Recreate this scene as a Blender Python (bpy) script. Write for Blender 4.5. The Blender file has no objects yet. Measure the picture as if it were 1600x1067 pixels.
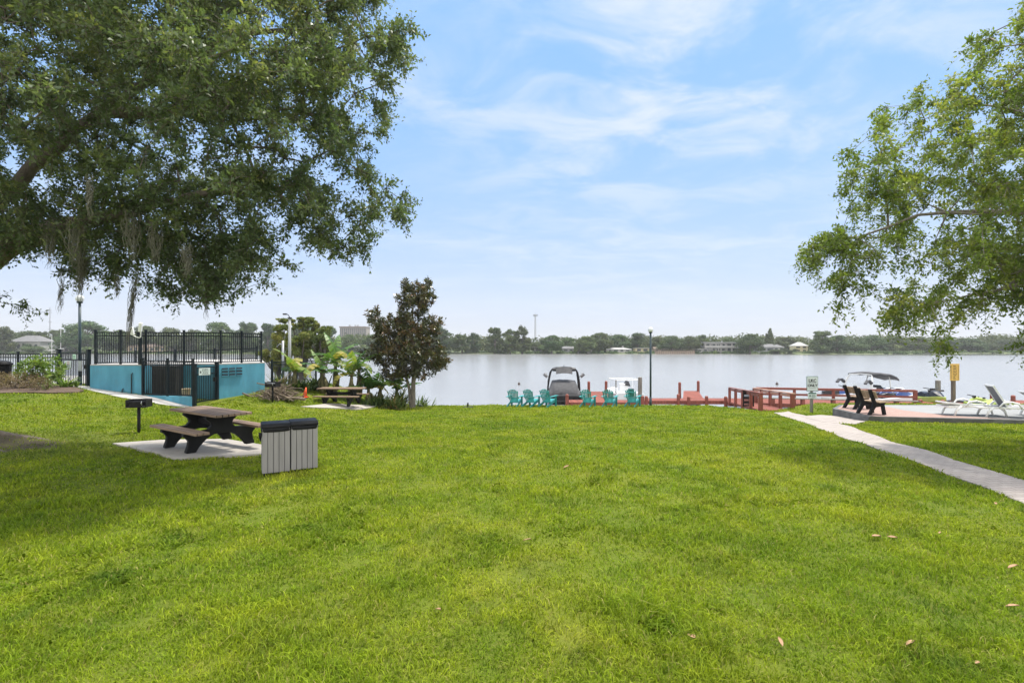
import bpy, bmesh, math, random
import numpy as np
from mathutils import Vector, Matrix

scene = bpy.context.scene
COL = scene.collection
R = math.radians
rng = np.random.default_rng(7)
random.seed(7)

# ------------------------------------------------------------------ camera
F = 800.0            # focal length in photo pixels (1600 wide)
U0, V0 = 800.0, 540.0  # principal column, horizon row
EYE = 2.2
cam = bpy.data.objects.new("camera", bpy.data.cameras.new("camera"))
COL.objects.link(cam)
cam.location = (0, 0, EYE)
cam.rotation_euler = (R(90), 0, 0)
cam.data.sensor_width = 36.0
cam.data.lens = 18.0
cam.data.shift_y = 6.5 / 1600
cam.data.clip_start = 0.1
cam.data.clip_end = 6000
scene.camera = cam

# ------------------------------------------------------------------ light
SUN_EL, SUN_AZ = 69.0, 52.0      # degrees; azimuth clockwise from +Y: a high sun, over the lake to the right
sun = bpy.data.objects.new("sun", bpy.data.lights.new("sun", 'SUN'))
COL.objects.link(sun)
sun.data.energy = 2.25
sun.data.angle = R(3.5)
sun.data.color = (1.0, 0.95, 0.86)
sd = Vector((math.sin(R(SUN_AZ)) * math.cos(R(SUN_EL)), math.cos(R(SUN_AZ)) * math.cos(R(SUN_EL)), math.sin(R(SUN_EL))))
sun.rotation_euler = sd.to_track_quat('Z', 'Y').to_euler()

scene.view_settings.view_transform = 'Standard'
scene.view_settings.look = 'None'
scene.view_settings.exposure = 1.4
scene.view_settings.gamma = 1.0
scene.view_settings.use_curve_mapping = False
scene.cycles.use_denoising = True
scene.cycles.max_bounces = 10
scene.cycles.diffuse_bounces = 5
scene.cycles.glossy_bounces = 3
scene.cycles.transmission_bounces = 5
scene.cycles.transparent_max_bounces = 8


class NT:
    """small helper for node trees"""
    def __init__(s, tree):
        s.t = tree
        s.n = tree.nodes
        s.l = tree.links

    def add(s, typ, **kw):
        n = s.n.new(typ)
        for k, v in kw.items():
            if k.startswith('i_'):
                key = k[2:]
                key = int(key) if key.isdigit() else key.replace('_', ' ')
                s.put(n.inputs[key], v)
            else:
                setattr(n, k, v)
        return n

    def put(s, sock, v):
        if isinstance(v, bpy.types.NodeSocket):
            s.l.new(v, sock)
        elif isinstance(v, (tuple, list)) and len(v) == 3 and sock.type == 'RGBA':
            sock.default_value = (*v, 1)
        else:
            sock.default_value = v

    def math(s, op, a, b=0.0, c=None, clamp=False):
        n = s.n.new('ShaderNodeMath')
        n.operation = op
        n.use_clamp = clamp
        s.put(n.inputs[0], a)
        s.put(n.inputs[1], b)
        if c is not None:
            s.put(n.inputs[2], c)
        return n.outputs[0]

    def mix(s, f, a, b, typ='MIX'):
        n = s.n.new('ShaderNodeMix')
        n.data_type = 'RGBA'
        n.blend_type = typ
        s.put(n.inputs[0], f)
        s.put(n.inputs[6], a)
        s.put(n.inputs[7], b)
        return n.outputs[2]

    def noise(s, vec, scale, detail=4.0, rough=0.55, dist=0.0):
        n = s.n.new('ShaderNodeTexNoise')
        if vec is not None:
            s.l.new(vec, n.inputs['Vector'])
        n.inputs['Scale'].default_value = scale
        n.inputs['Detail'].default_value = detail
        n.inputs['Roughness'].default_value = rough
        n.inputs['Distortion'].default_value = dist
        return n.outputs[0]

    def ramp(s, f, stops):
        n = s.n.new('ShaderNodeValToRGB')
        s.put(n.inputs[0], f)
        e = n.color_ramp.elements
        e[0].position, e[1].position = stops[0][0], stops[-1][0]
        e[0].color, e[1].color = (*stops[0][1], 1), (*stops[-1][1], 1)
        for p, c in stops[1:-1]:
            x = e.new(p)
            x.color = (*c, 1)
        return n.outputs[0]

    def mrange(s, f, a, b, c=0.0, d=1.0, smooth=False):
        n = s.n.new('ShaderNodeMapRange')
        n.interpolation_type = 'SMOOTHSTEP' if smooth else 'LINEAR'
        s.put(n.inputs[0], f)
        for i, v in enumerate((a, b, c, d)):
            n.inputs[1 + i].default_value = v
        return n.outputs[0]

    def mapping(s, vec, scale=(1, 1, 1), loc=(0, 0, 0), rot=(0, 0, 0)):
        n = s.n.new('ShaderNodeMapping')
        s.l.new(vec, n.inputs[0])
        n.inputs['Scale'].default_value = scale
        n.inputs['Location'].default_value = loc
        n.inputs['Rotation'].default_value = rot
        return n.outputs[0]


# ------------------------------------------------------------------ sky
world = bpy.data.worlds.new("World")
scene.world = world
world.use_nodes = True
w = NT(world.node_tree)
w.n.clear()
SKY_K = 0.10
sky = w.add('ShaderNodeTexSky', sky_type='NISHITA', sun_disc=False)
sky.sun_elevation = R(SUN_EL)
sky.sun_rotation = R(SUN_AZ)
sky.air_density = 1.0
sky.dust_density = 1.2
sky.ozone_density = 1.0
tc = w.add('ShaderNodeTexCoord')
sep = w.add('ShaderNodeSeparateXYZ', i_0=tc.outputs['Generated'])
X, Y, Z = sep.outputs
zc = w.math('MAXIMUM', Z, 0.0)
# pale summer haze: thick at the horizon, thinning upward
hz = w.math('POWER', 2.718, w.math('MULTIPLY', zc, -5.4))
base = w.mix(0.0, sky.outputs[0], (1, 1, 1))
lift = w.mix(0.88, base, (0.92, 2.08, 4.10))
hazed = w.mix(w.math('MULTIPLY', hz, 0.98, clamp=True), lift, (3.16, 3.20, 3.30))
# added fill light: unseen sky overhead and behind the camera made brighter
sky_fill = w.math('MAXIMUM', w.mrange(zc, 0.58, 0.80, 0, 1, True), w.mrange(Y, 0.15, -0.35, 0, 1, True))
hazed = w.mix(w.math('MULTIPLY', sky_fill, 0.85), hazed, (8.6, 8.5, 8.3))
# thin cirrus on a high flat layer
inv = w.math('DIVIDE', 1.0, w.math('ADD', zc, 0.12))
pl = w.add('ShaderNodeCombineXYZ', i_0=w.math('MULTIPLY', X, inv), i_1=w.math('MULTIPLY', Y, inv))
m1 = w.mapping(pl.outputs[0], scale=(1.5, 2.1, 1), rot=(0, 0, R(-32)), loc=(1.35, 0.6, 0))
n1 = w.noise(m1, 1.5, 7, 0.60, 0.6)
m2 = w.mapping(pl.outputs[0], scale=(0.7, 1.2, 1), rot=(0, 0, R(12)), loc=(3.1, 1.4, 0))
n2 = w.noise(m2, 0.9, 3, 0.5, 0.4)
streak = w.mrange(n1, 0.36, 0.70, 0, 1, True)
patch = w.mrange(n2, 0.36, 0.62, 0, 1, True)
# the cirrus bank stands ahead and a little to the right, above the lake
dx = w.math('SUBTRACT', X, 0.24)
dz = w.math('SUBTRACT', Z, 0.44)
q = w.math('ADD', w.math('MULTIPLY', w.math('MULTIPLY', dx, dx), 7.5), w.math('MULTIPLY', w.math('MULTIPLY', dz, dz), 22.0))
bank = w.math('POWER', 2.718, w.math('MULTIPLY', q, -1.0))
amt = w.math('MULTIPLY', w.math('MULTIPLY', streak, w.math('ADD', w.math('MULTIPLY', patch, 0.35), w.math('MULTIPLY', bank, 1.0))), 0.85, clamp=True)
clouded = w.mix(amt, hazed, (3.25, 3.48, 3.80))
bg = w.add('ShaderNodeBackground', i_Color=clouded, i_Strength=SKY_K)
out = w.add('ShaderNodeOutputWorld')
w.l.new(bg.outputs[0], out.inputs[0])


# ------------------------------------------------------------------ terrain function
def sstep(a, b, x):
    t = np.clip((np.asarray(x, float) - a) / (b - a), 0, 1)
    return t * t * (3 - 2 * t)


WATER = -2.1


def zg(x, y):
    """lawn height: level near the camera, sloping to the lake, a terrace at left and a bank at right"""
    x = np.asarray(x, float)
    y = np.asarray(y, float)
    t = np.maximum(0, y - 9.0)
    zs = -0.063 * np.where(t < 2, t * t / 4, t - 1)
    zl = sstep(9, 19, y) * np.clip(0.14 * (-12.2 - x), -0.05, 0.6)
    k = sstep(-11, -5, x)
    z = (1 - k) * zl + k * zs
    r = sstep(12.3, 14.5, x) * sstep(18, 22, y)
    z = z * (1 - r) - 0.45 * r
    z = z + 0.02 * np.sin(x * 0.9 + 1.3) * np.sin(y * 0.7) + 0.012 * np.sin(x * 2.3 + y * 1.7)
    z = z + 0.30 * np.exp(-(((x + 10.6) / 1.7) ** 2)) * sstep(18.5, 22.5, y)
    # roots of the oak push the ground up
    z = z + 0.38 * np.exp(-(((x + 12.6) / 1.5) ** 2 + ((y - 11.4) / 0.9) ** 2))
    return z


SHORE = [(-80, 27.2), (-14, 27.2), (-10, 28.2), (-4, 29.4), (11.3, 29.4), (11.6, 24.7), (13.4, 24.3), (15, 23.7), (18, 23.4), (30, 23.2), (80, 23.2)]


def shore(x):
    return np.interp(x, [p[0] for p in SHORE], [p[1] for p in SHORE])


def at(u, v, d):
    """point seen at photo pixel (u, v) standing d metres ahead"""
    return Vector(((u - U0) / F * d, d, EYE - (v - V0) / F * d))


def G(u, v):
    """where the sight line through (u, v) meets the lawn"""
    ds = np.linspace(2.5, 40, 3000)
    xs = (u - U0) / F * ds
    zz = EYE - (v - V0) / F * ds
    hit = np.nonzero(zz <= zg(xs, ds))[0]
    i = hit[0] if len(hit) else len(ds) - 1
    return Vector((xs[i], ds[i], float(zg(xs[i], ds[i]))))


def onto(x, y):
    return Vector((x, y, float(zg(x, y))))


# ------------------------------------------------------------------ materials
MATS = {}


def newmat(name):
    m = bpy.data.materials.new(name)
    m.use_nodes = True
    t = NT(m.node_tree)
    t.n.clear()
    o = t.add('ShaderNodeOutputMaterial')
    b = t.add('ShaderNodeBsdfPrincipled')
    t.l.new(b.outputs[0], o.inputs[0])
    MATS[name] = m
    return m, t, b, o


def M(name, col, rough=0.6, var=0.25, scale=6.0, bump=0.0, bscale=40.0, metal=0.0, stretch=None, col2=None, spec=0.5, dirt=0.0, objrand=0.0):
    """painted / plain surface with soft mottling, optional second colour, bump and grime"""
    m, t, b, o = newmat(name)
    g = t.add('ShaderNodeTexCoord').outputs['Object']
    if stretch:
        g = t.mapping(g, scale=stretch)
    n = t.noise(g, scale, 5, 0.6)
    c2 = col2 if col2 else tuple(c * (1 - var) for c in col)
    c1 = tuple(min(1, c * (1 + var * 0.6)) for c in col) if not col2 else col
    c = t.mix(t.mrange(n, 0.3, 0.7), c1, c2)
    if dirt:
        n3 = t.noise(g, scale * 3.7, 6, 0.7, 0.5)
        c = t.mix(t.math('MULTIPLY', t.mrange(n3, 0.48, 0.72), dirt), c, (0.11, 0.095, 0.075))
    if objrand:
        oi = t.add('ShaderNodeObjectInfo')
        h = t.add('ShaderNodeHueSaturation', i_Color=c, i_Value=t.mrange(oi.outputs['Random'], 0, 1, 1 - objrand, 1 + objrand))
        c = h.outputs[0]
    t.put(b.inputs['Base Color'], c)
    t.put(b.inputs['Roughness'], t.mrange(n, 0.2, 0.8, max(0.05, rough - 0.1), min(1, rough + 0.1)))
    b.inputs['Metallic'].default_value = metal
    b.inputs['Specular IOR Level'].default_value = spec
    if bump:
        bn = t.add('ShaderNodeBump', i_Strength=bump, i_Distance=0.02)
        t.put(bn.inputs['Height'], t.noise(g, bscale, 5, 0.65))
        t.l.new(bn.outputs[0], b.inputs['Normal'])
    return m


def leafmat(name, stops, trans=0.35, rough=0.5, objrand=0.0, spec=0.3):
    """foliage: colour by the per-leaf tint attribute, thin enough for light to come through"""
    m, t, b, o = newmat(name)
    a = t.add('ShaderNodeAttribute', attribute_name='tint')
    c = t.ramp(a.outputs['Fac'], stops)
    if objrand:
        oi = t.add('ShaderNodeObjectInfo')
        rr = oi.outputs['Random']
        c = t.add('ShaderNodeHueSaturation', i_Color=c, i_Hue=t.mrange(rr, 0, 1, 0.5 - 0.03, 0.5 + 0.025),
                  i_Value=t.mrange(t.math('FRACT', t.math('MULTIPLY', rr, 7.3)), 0, 1, 1 - objrand, 1 + objrand)).outputs[0]
    t.put(b.inputs['Base Color'], c)
    b.inputs['Roughness'].default_value = rough
    b.inputs['Specular IOR Level'].default_value = spec
    tr = t.add('ShaderNodeBsdfTranslucent')
    t.put(tr.inputs[0], t.mix(1.0, c, (1.25, 1.3, 0.6), 'MULTIPLY'))
    mx = t.add('ShaderNodeMixShader', i_0=trans)
    t.l.new(b.outputs[0], mx.inputs[1])
    t.l.new(tr.outputs[0], mx.inputs[2])
    t.l.new(mx.outputs[0], o.inputs[0])
    return m


def plankmat(name, col, col2, width, axis=0, rough=0.7):
    """boards: grain stretched along one axis, a thin joint between boards on the other"""
    m, t, b, o = newmat(name)
    g = t.add('ShaderNodeTexCoord').outputs['Object']
    st = [1.0, 1.0, 1.0]
    st[axis] = 0.06
    gn = t.noise(t.mapping(g, scale=tuple(st)), 38, 6, 0.65)
    sp = t.add('ShaderNodeSeparateXYZ', i_0=g)
    cross = sp.outputs[1 - axis] if axis < 2 else sp.outputs[0]
    k = t.math('DIVIDE', cross, width)
    fr = t.math('FRACT', k)
    idn = t.add('ShaderNodeTexWhiteNoise', noise_dimensions='1D', i_W=t.math('FLOOR', k))
    c = t.mix(t.mrange(gn, 0.3, 0.7), col, col2)
    c = t.add('ShaderNodeHueSaturation', i_Color=c, i_Value=t.mrange(idn.outputs[0], 0, 1, 0.78, 1.2)).outputs[0]
    gap = t.math('LESS_THAN', t.math('ABSOLUTE', t.math('SUBTRACT', fr, 0.5)), 0.46)
    c = t.mix(gap, (0.02, 0.017, 0.014), c)
    t.put(b.inputs['Base Color'], c)
    b.inputs['Roughness'].default_value = rough
    b.inputs['Specular IOR Level'].default_value = 0.2
    bn = t.add('ShaderNodeBump', i_Strength=0.5, i_Distance=0.01)
    t.put(bn.inputs['Height'], t.math('ADD', t.math('MULTIPLY', gn, 0.4), gap))
    t.l.new(bn.outputs[0], b.inputs['Normal'])
    return m


def lawn_colour(t):
    """shared by the turf sheet and the blades: patches, yellowing, bare soil by the oak's roots"""
    g = t.add('ShaderNodeNewGeometry').outputs['Position']
    big = t.noise(g, 0.32, 3, 0.55, 0.3)
    mid = t.noise(g, 1.5, 4, 0.6, 0.4)
    fine = t.noise(g, 9.0, 4, 0.65)
    c = t.ramp(t.math('ADD', t.math('MULTIPLY', big, 0.55), t.math('MULTIPLY', mid, 0.45)),
               [(0.30, (0.086, 0.155, 0.010)), (0.44, (0.144, 0.212, 0.012)), (0.56, (0.196, 0.246, 0.015)), (0.72, (0.280, 0.285, 0.040))])
    c = t.mix(t.math('MULTIPLY', t.mrange(fine, 0.5, 0.75), 0.35), c, (0.21, 0.215, 0.03))
    cl = t.mrange(t.noise(g, 1.6, 5, 0.68, 0.6), 0.54, 0.72)
    c = t.mix(t.math('MULTIPLY', cl, 0.6), c, (0.055, 0.105, 0.024))
    # worn, thin turf and soil round the roots at left
    sp = t.add('ShaderNodeSeparateXYZ', i_0=g)
    ex = t.math('DIVIDE', t.math('ADD', sp.outputs[0], 12.0), 2.6)
    ey = t.math('DIVIDE', t.math('SUBTRACT', sp.outputs[1], 11.2), 1.0)
    rr = t.math('ADD', t.math('MULTIPLY', ex, ex), t.math('MULTIPLY', ey, ey))
    soil = t.mrange(t.math('ADD', rr, t.math('MULTIPLY', t.math('SUBTRACT', mid, 0.5), 2.6)), 0.95, 0.3, 0, 1, True)
    thin = t.mrange(t.math('ADD', t.math('MULTIPLY', rr, 0.16), t.math('MULTIPLY', t.math('SUBTRACT', big, 0.5), 1.6)), 0.75, 0.15, 0, 1, True)
    c = t.mix(t.math('MULTIPLY', thin, 0.3), c, (0.12, 0.12, 0.045))
    return c, soil, fine


def make_lawn_mats():
    m, t, b, o = newmat('turf')
    c, soil, fine = lawn_colour(t)
    gp = t.add('ShaderNodeNewGeometry').outputs['Position']
    thatch = t.mrange(t.noise(gp, 70, 5, 0.75), 0.35, 0.65)
    c = t.mix(0.55, c, t.mix(thatch, (0.030, 0.042, 0.008), (0.13, 0.135, 0.035)))
    c = t.mix(t.math('MULTIPLY', soil, 0.9), c, t.mix(fine, (0.05, 0.038, 0.028), (0.12, 0.095, 0.07)))
    t.put(b.inputs['Base Color'], c)
    b.inputs['Roughness'].default_value = 0.9
    b.inputs['Specular IOR Level'].default_value = 0.1
    bn = t.add('ShaderNodeBump', i_Strength=0.7, i_Distance=0.04)
    g = t.add('ShaderNodeNewGeometry').outputs['Position']
    t.put(bn.inputs['Height'], t.noise(g, 30, 6, 0.7))
    t.l.new(bn.outputs[0], b.inputs['Normal'])
    m, t, b, o = newmat('blade')
    c, soil, fine = lawn_colour(t)
    a = t.add('ShaderNodeAttribute', attribute_name='tint').outputs['Fac']
    c = t.add('ShaderNodeHueSaturation', i_Color=c, i_Value=t.mrange(a, 0, 1, 0.50, 1.75), i_Hue=t.mrange(a, 0, 1, 0.515, 0.485)).outputs[0]
    dry = t.math('GREATER_THAN', a, 0.95)
    c = t.mix(t.math('MULTIPLY', dry, 0.7), c, (0.27, 0.22, 0.10))
    t.put(b.inputs['Base Color'], c)
    b.inputs['Roughness'].default_value = 0.6
    b.inputs['Specular IOR Level'].default_value = 0.08
    tr = t.add('ShaderNodeBsdfTranslucent')
    t.put(tr.inputs[0], t.mix(1.0, c, (1.2, 1.25, 0.7), 'MULTIPLY'))
    mx = t.add('ShaderNodeMixShader', i_0=0.35)
    t.l.new(b.outputs[0], mx.inputs[1])
    t.l.new(tr.outputs[0], mx.inputs[2])
    t.l.new(mx.outputs[0], o.inputs[0])


make_lawn_mats()


def make_water():
    m, t, b, o = newmat('lake_water')
    b.inputs['Base Color'].default_value = (0.25, 0.25, 0.25, 1)
    b.inputs['Roughness'].default_value = 0.12
    b.inputs['IOR'].default_value = 1.33
    g = t.add('ShaderNodeNewGeometry').outputs['Position']
    sp = t.add('ShaderNodeSeparateXYZ', i_0=g)
    r1 = t.noise(t.mapping(g, scale=(0.55, 1.0, 1), rot=(0, 0, R(12))), 2.6, 5, 0.6, 0.3)
    r2 = t.noise(t.mapping(g, scale=(0.10, 0.03, 1)), 1.0, 3, 0.5)
    # a sheltered calm strip under the far right shore
    calm = t.math('MULTIPLY', t.mrange(sp.outputs[1], 215, 250, 0, 1, True), t.mrange(sp.outputs[0], 100, 150, 0, 1, True))
    amp = t.math('MULTIPLY', t.math('MULTIPLY', t.mrange(r2, 0.32, 0.68, 0.25, 1.0), t.mrange(sp.outputs[1], 35, 160, 1.0, 0.45)), t.math('SUBTRACT', 1.0, t.math('MULTIPLY', calm, 0.93)))
    bn = t.add('ShaderNodeBump', i_Distance=0.055)
    t.put(bn.inputs['Strength'], amp)
    t.put(bn.inputs['Height'], r1)
    t.put(b.inputs['Roughness'], t.math('SUBTRACT', 0.16, t.math('MULTIPLY', calm, 0.12)))
    t.l.new(bn.outputs[0], b.inputs['Normal'])


make_water()


def make_pavers(name, c1, c2, c3, joint, w_, h_, rough=0.85):
    m, t, b, o = newmat(name)
    g = t.add('ShaderNodeTexCoord').outputs['Object']
    br = t.add('ShaderNodeTexBrick', i_Scale=1.0, i_Color1=(*c1, 1), i_Color2=(*c2, 1), i_Mortar=(*joint, 1))
    br.inputs['Mortar Size'].default_value = 0.006
    br.inputs['Brick Width'].default_value = w_
    br.inputs['Row Height'].default_value = h_
    t.l.new(g, br.inputs['Vector'])
    n = t.noise(g, 1.3, 4, 0.6)
    c = t.mix(t.math('MULTIPLY', t.mrange(n, 0.4, 0.7), 0.6), br.outputs[0], c3)
    n2 = t.noise(g, 22, 5, 0.7)
    c = t.add('ShaderNodeHueSaturation', i_Color=c, i_Value=t.mrange(n2, 0.3, 0.7, 0.85, 1.12)).outputs[0]
    t.put(b.inputs['Base Color'], c)
    b.inputs['Roughness'].default_value = rough
    bn = t.add('ShaderNodeBump', i_Strength=0.4, i_Distance=0.01)
    t.put(bn.inputs['Height'], t.math('SUBTRACT', t.math('MULTIPLY', n2, 0.3), br.outputs[1]))
    t.l.new(bn.outputs[0], b.inputs['Normal'])


make_pavers('path_pavers', (0.36, 0.32, 0.295), (0.29, 0.255, 0.235), (0.385, 0.335, 0.30), (0.15, 0.13, 0.11), 0.22, 0.11)
make_pavers('patio_pavers', (0.31, 0.19, 0.155), (0.36, 0.245, 0.21), (0.33, 0.21, 0.175), (0.22, 0.16, 0.14), 0.2, 0.1)

M('concrete', (0.36, 0.33, 0.295), 0.85, 0.22, 1.8, 0.25, 60, dirt=0.25)
M('pale_concrete', (0.40, 0.385, 0.37), 0.8, 0.12, 1.2, 0.15, 50, dirt=0.12)
M('cool_deck', (0.245, 0.25, 0.25), 0.8, 0.12, 1.0, 0.1, 50, dirt=0.1)
M('curb_grey', (0.13, 0.13, 0.13), 0.9, 0.4, 3, 0.4, 40)
M('mulch', (0.10, 0.065, 0.045), 0.95, 0.6, 14, 0.9, 40)
M('far_ground', (0.075, 0.10, 0.03), 0.95, 0.5, 0.05)
M('teal_wall', (0.082, 0.300, 0.420), 0.75, 0.22, 2.2, 0.25, 70, dirt=0.16, stretch=(1, 1, 0.28))
M('fence_paint', (0.007, 0.013, 0.018), 0.5, 0.3, 5, spec=0.2)
M('black_plastic', (0.010, 0.010, 0.011), 0.55, 0.35, 5, 0.12, 60, spec=0.15)
M('black_iron', (0.014, 0.013, 0.013), 0.6, 0.4, 9, 0.15, 50, spec=0.25)
M('unit_brown', (0.030, 0.025, 0.021), 0.6, 0.3, 5)
M('bin_boards', (0.25, 0.235, 0.23), 0.6, 0.14, 3, 0.15, 50, stretch=(8, 8, 0.6))
plankmat('table_boards', (0.27, 0.19, 0.135), (0.18, 0.125, 0.088), 0.12, 0)
plankmat('bench_boards', (0.42, 0.31, 0.21), (0.30, 0.22, 0.15), 0.09, 0)
plankmat('deck_boards', (0.25, 0.072, 0.045), (0.17, 0.050, 0.034), 0.14, 1)
M('red_timber', (0.24, 0.062, 0.040), 0.65, 0.35, 4, 0.2, 30, stretch=(3, 3, 0.5), dirt=0.15)
M('pale_rail', (0.50, 0.30, 0.21), 0.7, 0.25, 4, 0.15, 30)
M('grey_timber', (0.20, 0.19, 0.165), 0.85, 0.4, 5, 0.4, 30, stretch=(3, 3, 0.4))
M('brown_timber', (0.16, 0.12, 0.09), 0.8, 0.35, 5, 0.3, 30, stretch=(3, 3, 0.4))
M('chair_teal', (0.018, 0.26, 0.265), 0.45, 0.10, 4, objrand=0.06)
M('white_plastic', (0.82, 0.82, 0.81), 0.4, 0.06, 4)
M('white_paint', (0.70, 0.70, 0.68), 0.5, 0.08, 5)
M('sling_grey', (0.17, 0.17, 0.18), 0.75, 0.12, 60)
M('canvas_grey', (0.055, 0.055, 0.06), 0.85, 0.25, 5, 0.2, 20)
M('gel_white', (0.72, 0.73, 0.74), 0.25, 0.05, 2)
M('gel_dark', (0.018, 0.018, 0.022), 0.3, 0.2, 2)
M('hull_red', (0.14, 0.05, 0.035), 0.5, 0.5, 3)
M('blue_gel', (0.035, 0.09, 0.30), 0.3, 0.15, 3)
M('lime_gel', (0.34, 0.42, 0.07), 0.35, 0.12, 4)
M('pole_dark', (0.014, 0.035, 0.045), 0.45, 0.25, 5)
M('pole_white', (0.30, 0.31, 0.315), 0.5, 0.12, 3)
M('galv', (0.35, 0.36, 0.37), 0.45, 0.2, 6, metal=0.6)
M('globe', (0.62, 0.64, 0.66), 0.25, 0.06, 4)
M('sign_white', (0.60, 0.68, 0.66), 0.5, 0.05, 9)
M('sign_green', (0.015, 0.10, 0.075), 0.5, 0.1, 9)
M('sign_grey', (0.30, 0.30, 0.31), 0.5, 0.1, 9)
M('sign_mint', (0.45, 0.66, 0.50), 0.5, 0.06, 9)
M('sign_yellow', (0.62, 0.38, 0.085), 0.55, 0.1, 9)
M('ink', (0.03, 0.035, 0.035), 0.6, 0.1, 9)
M('ink_brown', (0.16, 0.09, 0.03), 0.6, 0.1, 9)
M('ink_red', (0.45, 0.05, 0.04), 0.6, 0.1, 9)
M('cone_orange', (0.80, 0.10, 0.02), 0.5, 0.12, 5)
M('bucket_tan', (0.42, 0.32, 0.20), 0.6, 0.15, 5)
M('oak_bark', (0.135, 0.11, 0.085), 0.95, 0.5, 5, 0.8, 14, stretch=(2, 2, 0.6))
M('pale_bark', (0.22, 0.19, 0.155), 0.95, 0.45, 6, 0.5, 20, stretch=(2, 2, 0.6))
M('far_bark', (0.10, 0.085, 0.07), 0.95, 0.4, 2)
M('brush_wood', (0.20, 0.155, 0.115), 0.95, 0.5, 6, 0.4, 30)
M('moss_grey', (0.115, 0.112, 0.080), 0.95, 0.35, 20)
M('banana_stem', (0.17, 0.15, 0.07), 0.8, 0.6, 7, 0.3, 20)
M('dead_leaf', (0.33, 0.20, 0.11), 0.8, 0.35, 30)
leafmat('oak_leaf', [(0.0, (0.065, 0.100, 0.052)), (0.5, (0.115, 0.155, 0.075)), (0.8, (0.165, 0.195, 0.080)), (1.0, (0.29, 0.295, 0.11))], 0.46, 0.42)
leafmat('elm_leaf', [(0.0, (0.095, 0.150, 0.030)), (0.6, (0.175, 0.230, 0.045)), (1.0, (0.30, 0.31, 0.085))], 0.46, 0.5)
leafmat('magnolia_leaf', [(0.0, (0.036, 0.050, 0.015)), (0.5, (0.080, 0.088, 0.024)), (0.75, (0.125, 0.085, 0.032)), (1.0, (0.21, 0.11, 0.048))], 0.12, 0.3, spec=0.5)
leafmat('banana_leaf', [(0.0, (0.040, 0.105, 0.025)), (0.5, (0.075, 0.16, 0.03)), (0.8, (0.17, 0.25, 0.05)), (1.0, (0.34, 0.29, 0.07))], 0.4, 0.4)
leafmat('strap_leaf', [(0.0, (0.035, 0.07, 0.02)), (0.6, (0.10, 0.15, 0.035)), (0.85, (0.20, 0.20, 0.05)), (1.0, (0.30, 0.16, 0.06))], 0.3, 0.5)
leafmat('shrub_leaf', [(0.0, (0.06, 0.12, 0.02)), (0.6, (0.16, 0.25, 0.045)), (1.0, (0.30, 0.33, 0.09))], 0.35, 0.5)
leafmat('dry_shrub', [(0.0, (0.09, 0.07, 0.045)), (0.6, (0.18, 0.135, 0.08)), (1.0, (0.26, 0.21, 0.13))], 0.3, 0.7)
leafmat('far_leaf', [(0.0, (0.034, 0.062, 0.022)), (0.6, (0.066, 0.104, 0.032)), (1.0, (0.125, 0.160, 0.050))], 0.25, 0.7, objrand=0.22)
leafmat('cypress_leaf', [(0.0, (0.06, 0.09, 0.02)), (0.6, (0.13, 0.16, 0.03)), (1.0, (0.24, 0.22, 0.05))], 0.35, 0.7)
M('house_white', (0.36, 0.35, 0.33), 0.8, 0.12, 0.4)
M('house_yellow', (0.62, 0.54, 0.34), 0.8, 0.1, 0.4)
M('house_grey', (0.30, 0.30, 0.31), 0.8, 0.15, 0.4)
M('house_tan', (0.36, 0.28, 0.21), 0.85, 0.2, 0.4)
M('roof_grey', (0.15, 0.15, 0.155), 0.9, 0.2, 0.8)
M('roof_white', (0.36, 0.36, 0.36), 0.8, 0.1, 0.8)
M('roof_brown', (0.17, 0.13, 0.105), 0.9, 0.25, 0.8)
M('dark_glass', (0.035, 0.045, 0.055), 0.15, 0.2, 0.5)
M('block_tan', (0.26, 0.22, 0.19), 0.85, 0.12, 0.1)
M('tower_grey', (0.36, 0.37, 0.39), 0.6, 0.1, 0.5)
M('buoy', (0.05, 0.03, 0.025), 0.5, 0.3, 6)


# ------------------------------------------------------------------ object helpers
def px(u, d):
    return (u - U0) / F * d


def tag(o, label=None, cat=None, group=None, kind=None):
    if label:
        o['label'] = label
    if cat:
        o['category'] = cat
    if group:
        o['group'] = group
    if kind:
        o['kind'] = kind
    return o


def thing(name, label, cat, loc=(0, 0, 0), rz=0.0, group=None):
    """an empty at the thing's base that carries its parts"""
    o = bpy.data.objects.new(name, None)
    o.empty_display_size = 0.2
    COL.objects.link(o)
    o.location = loc
    o.rotation_euler = (0, 0, rz)
    return tag(o, label, cat, group)


def link(name, me, mat, parent=None, loc=None, rz=0.0):
    o = bpy.data.objects.new(name, me)
    COL.objects.link(o)
    if mat:
        me.materials.append(MATS[mat])
    if parent is not None:
        o.parent = parent
    if loc is not None:
        o.location = loc
    if rz:
        o.rotation_euler = (0, 0, rz)
    return o


def dup(root, loc, rz, label=None, group=None, scale=None):
    """copy of a thing together with its parts and their sub-parts"""
    r = root.copy()
    COL.objects.link(r)
    r.location = loc
    r.rotation_euler = (0, 0, rz)
    if scale:
        r.scale = scale
    tag(r, label, None, group)
    for ch in list(root.children):
        c = ch.copy()
        COL.objects.link(c)
        c.parent = r
        for g in list(ch.children):
            d = g.copy()
            COL.objects.link(d)
            d.parent = c
    return r


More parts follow.
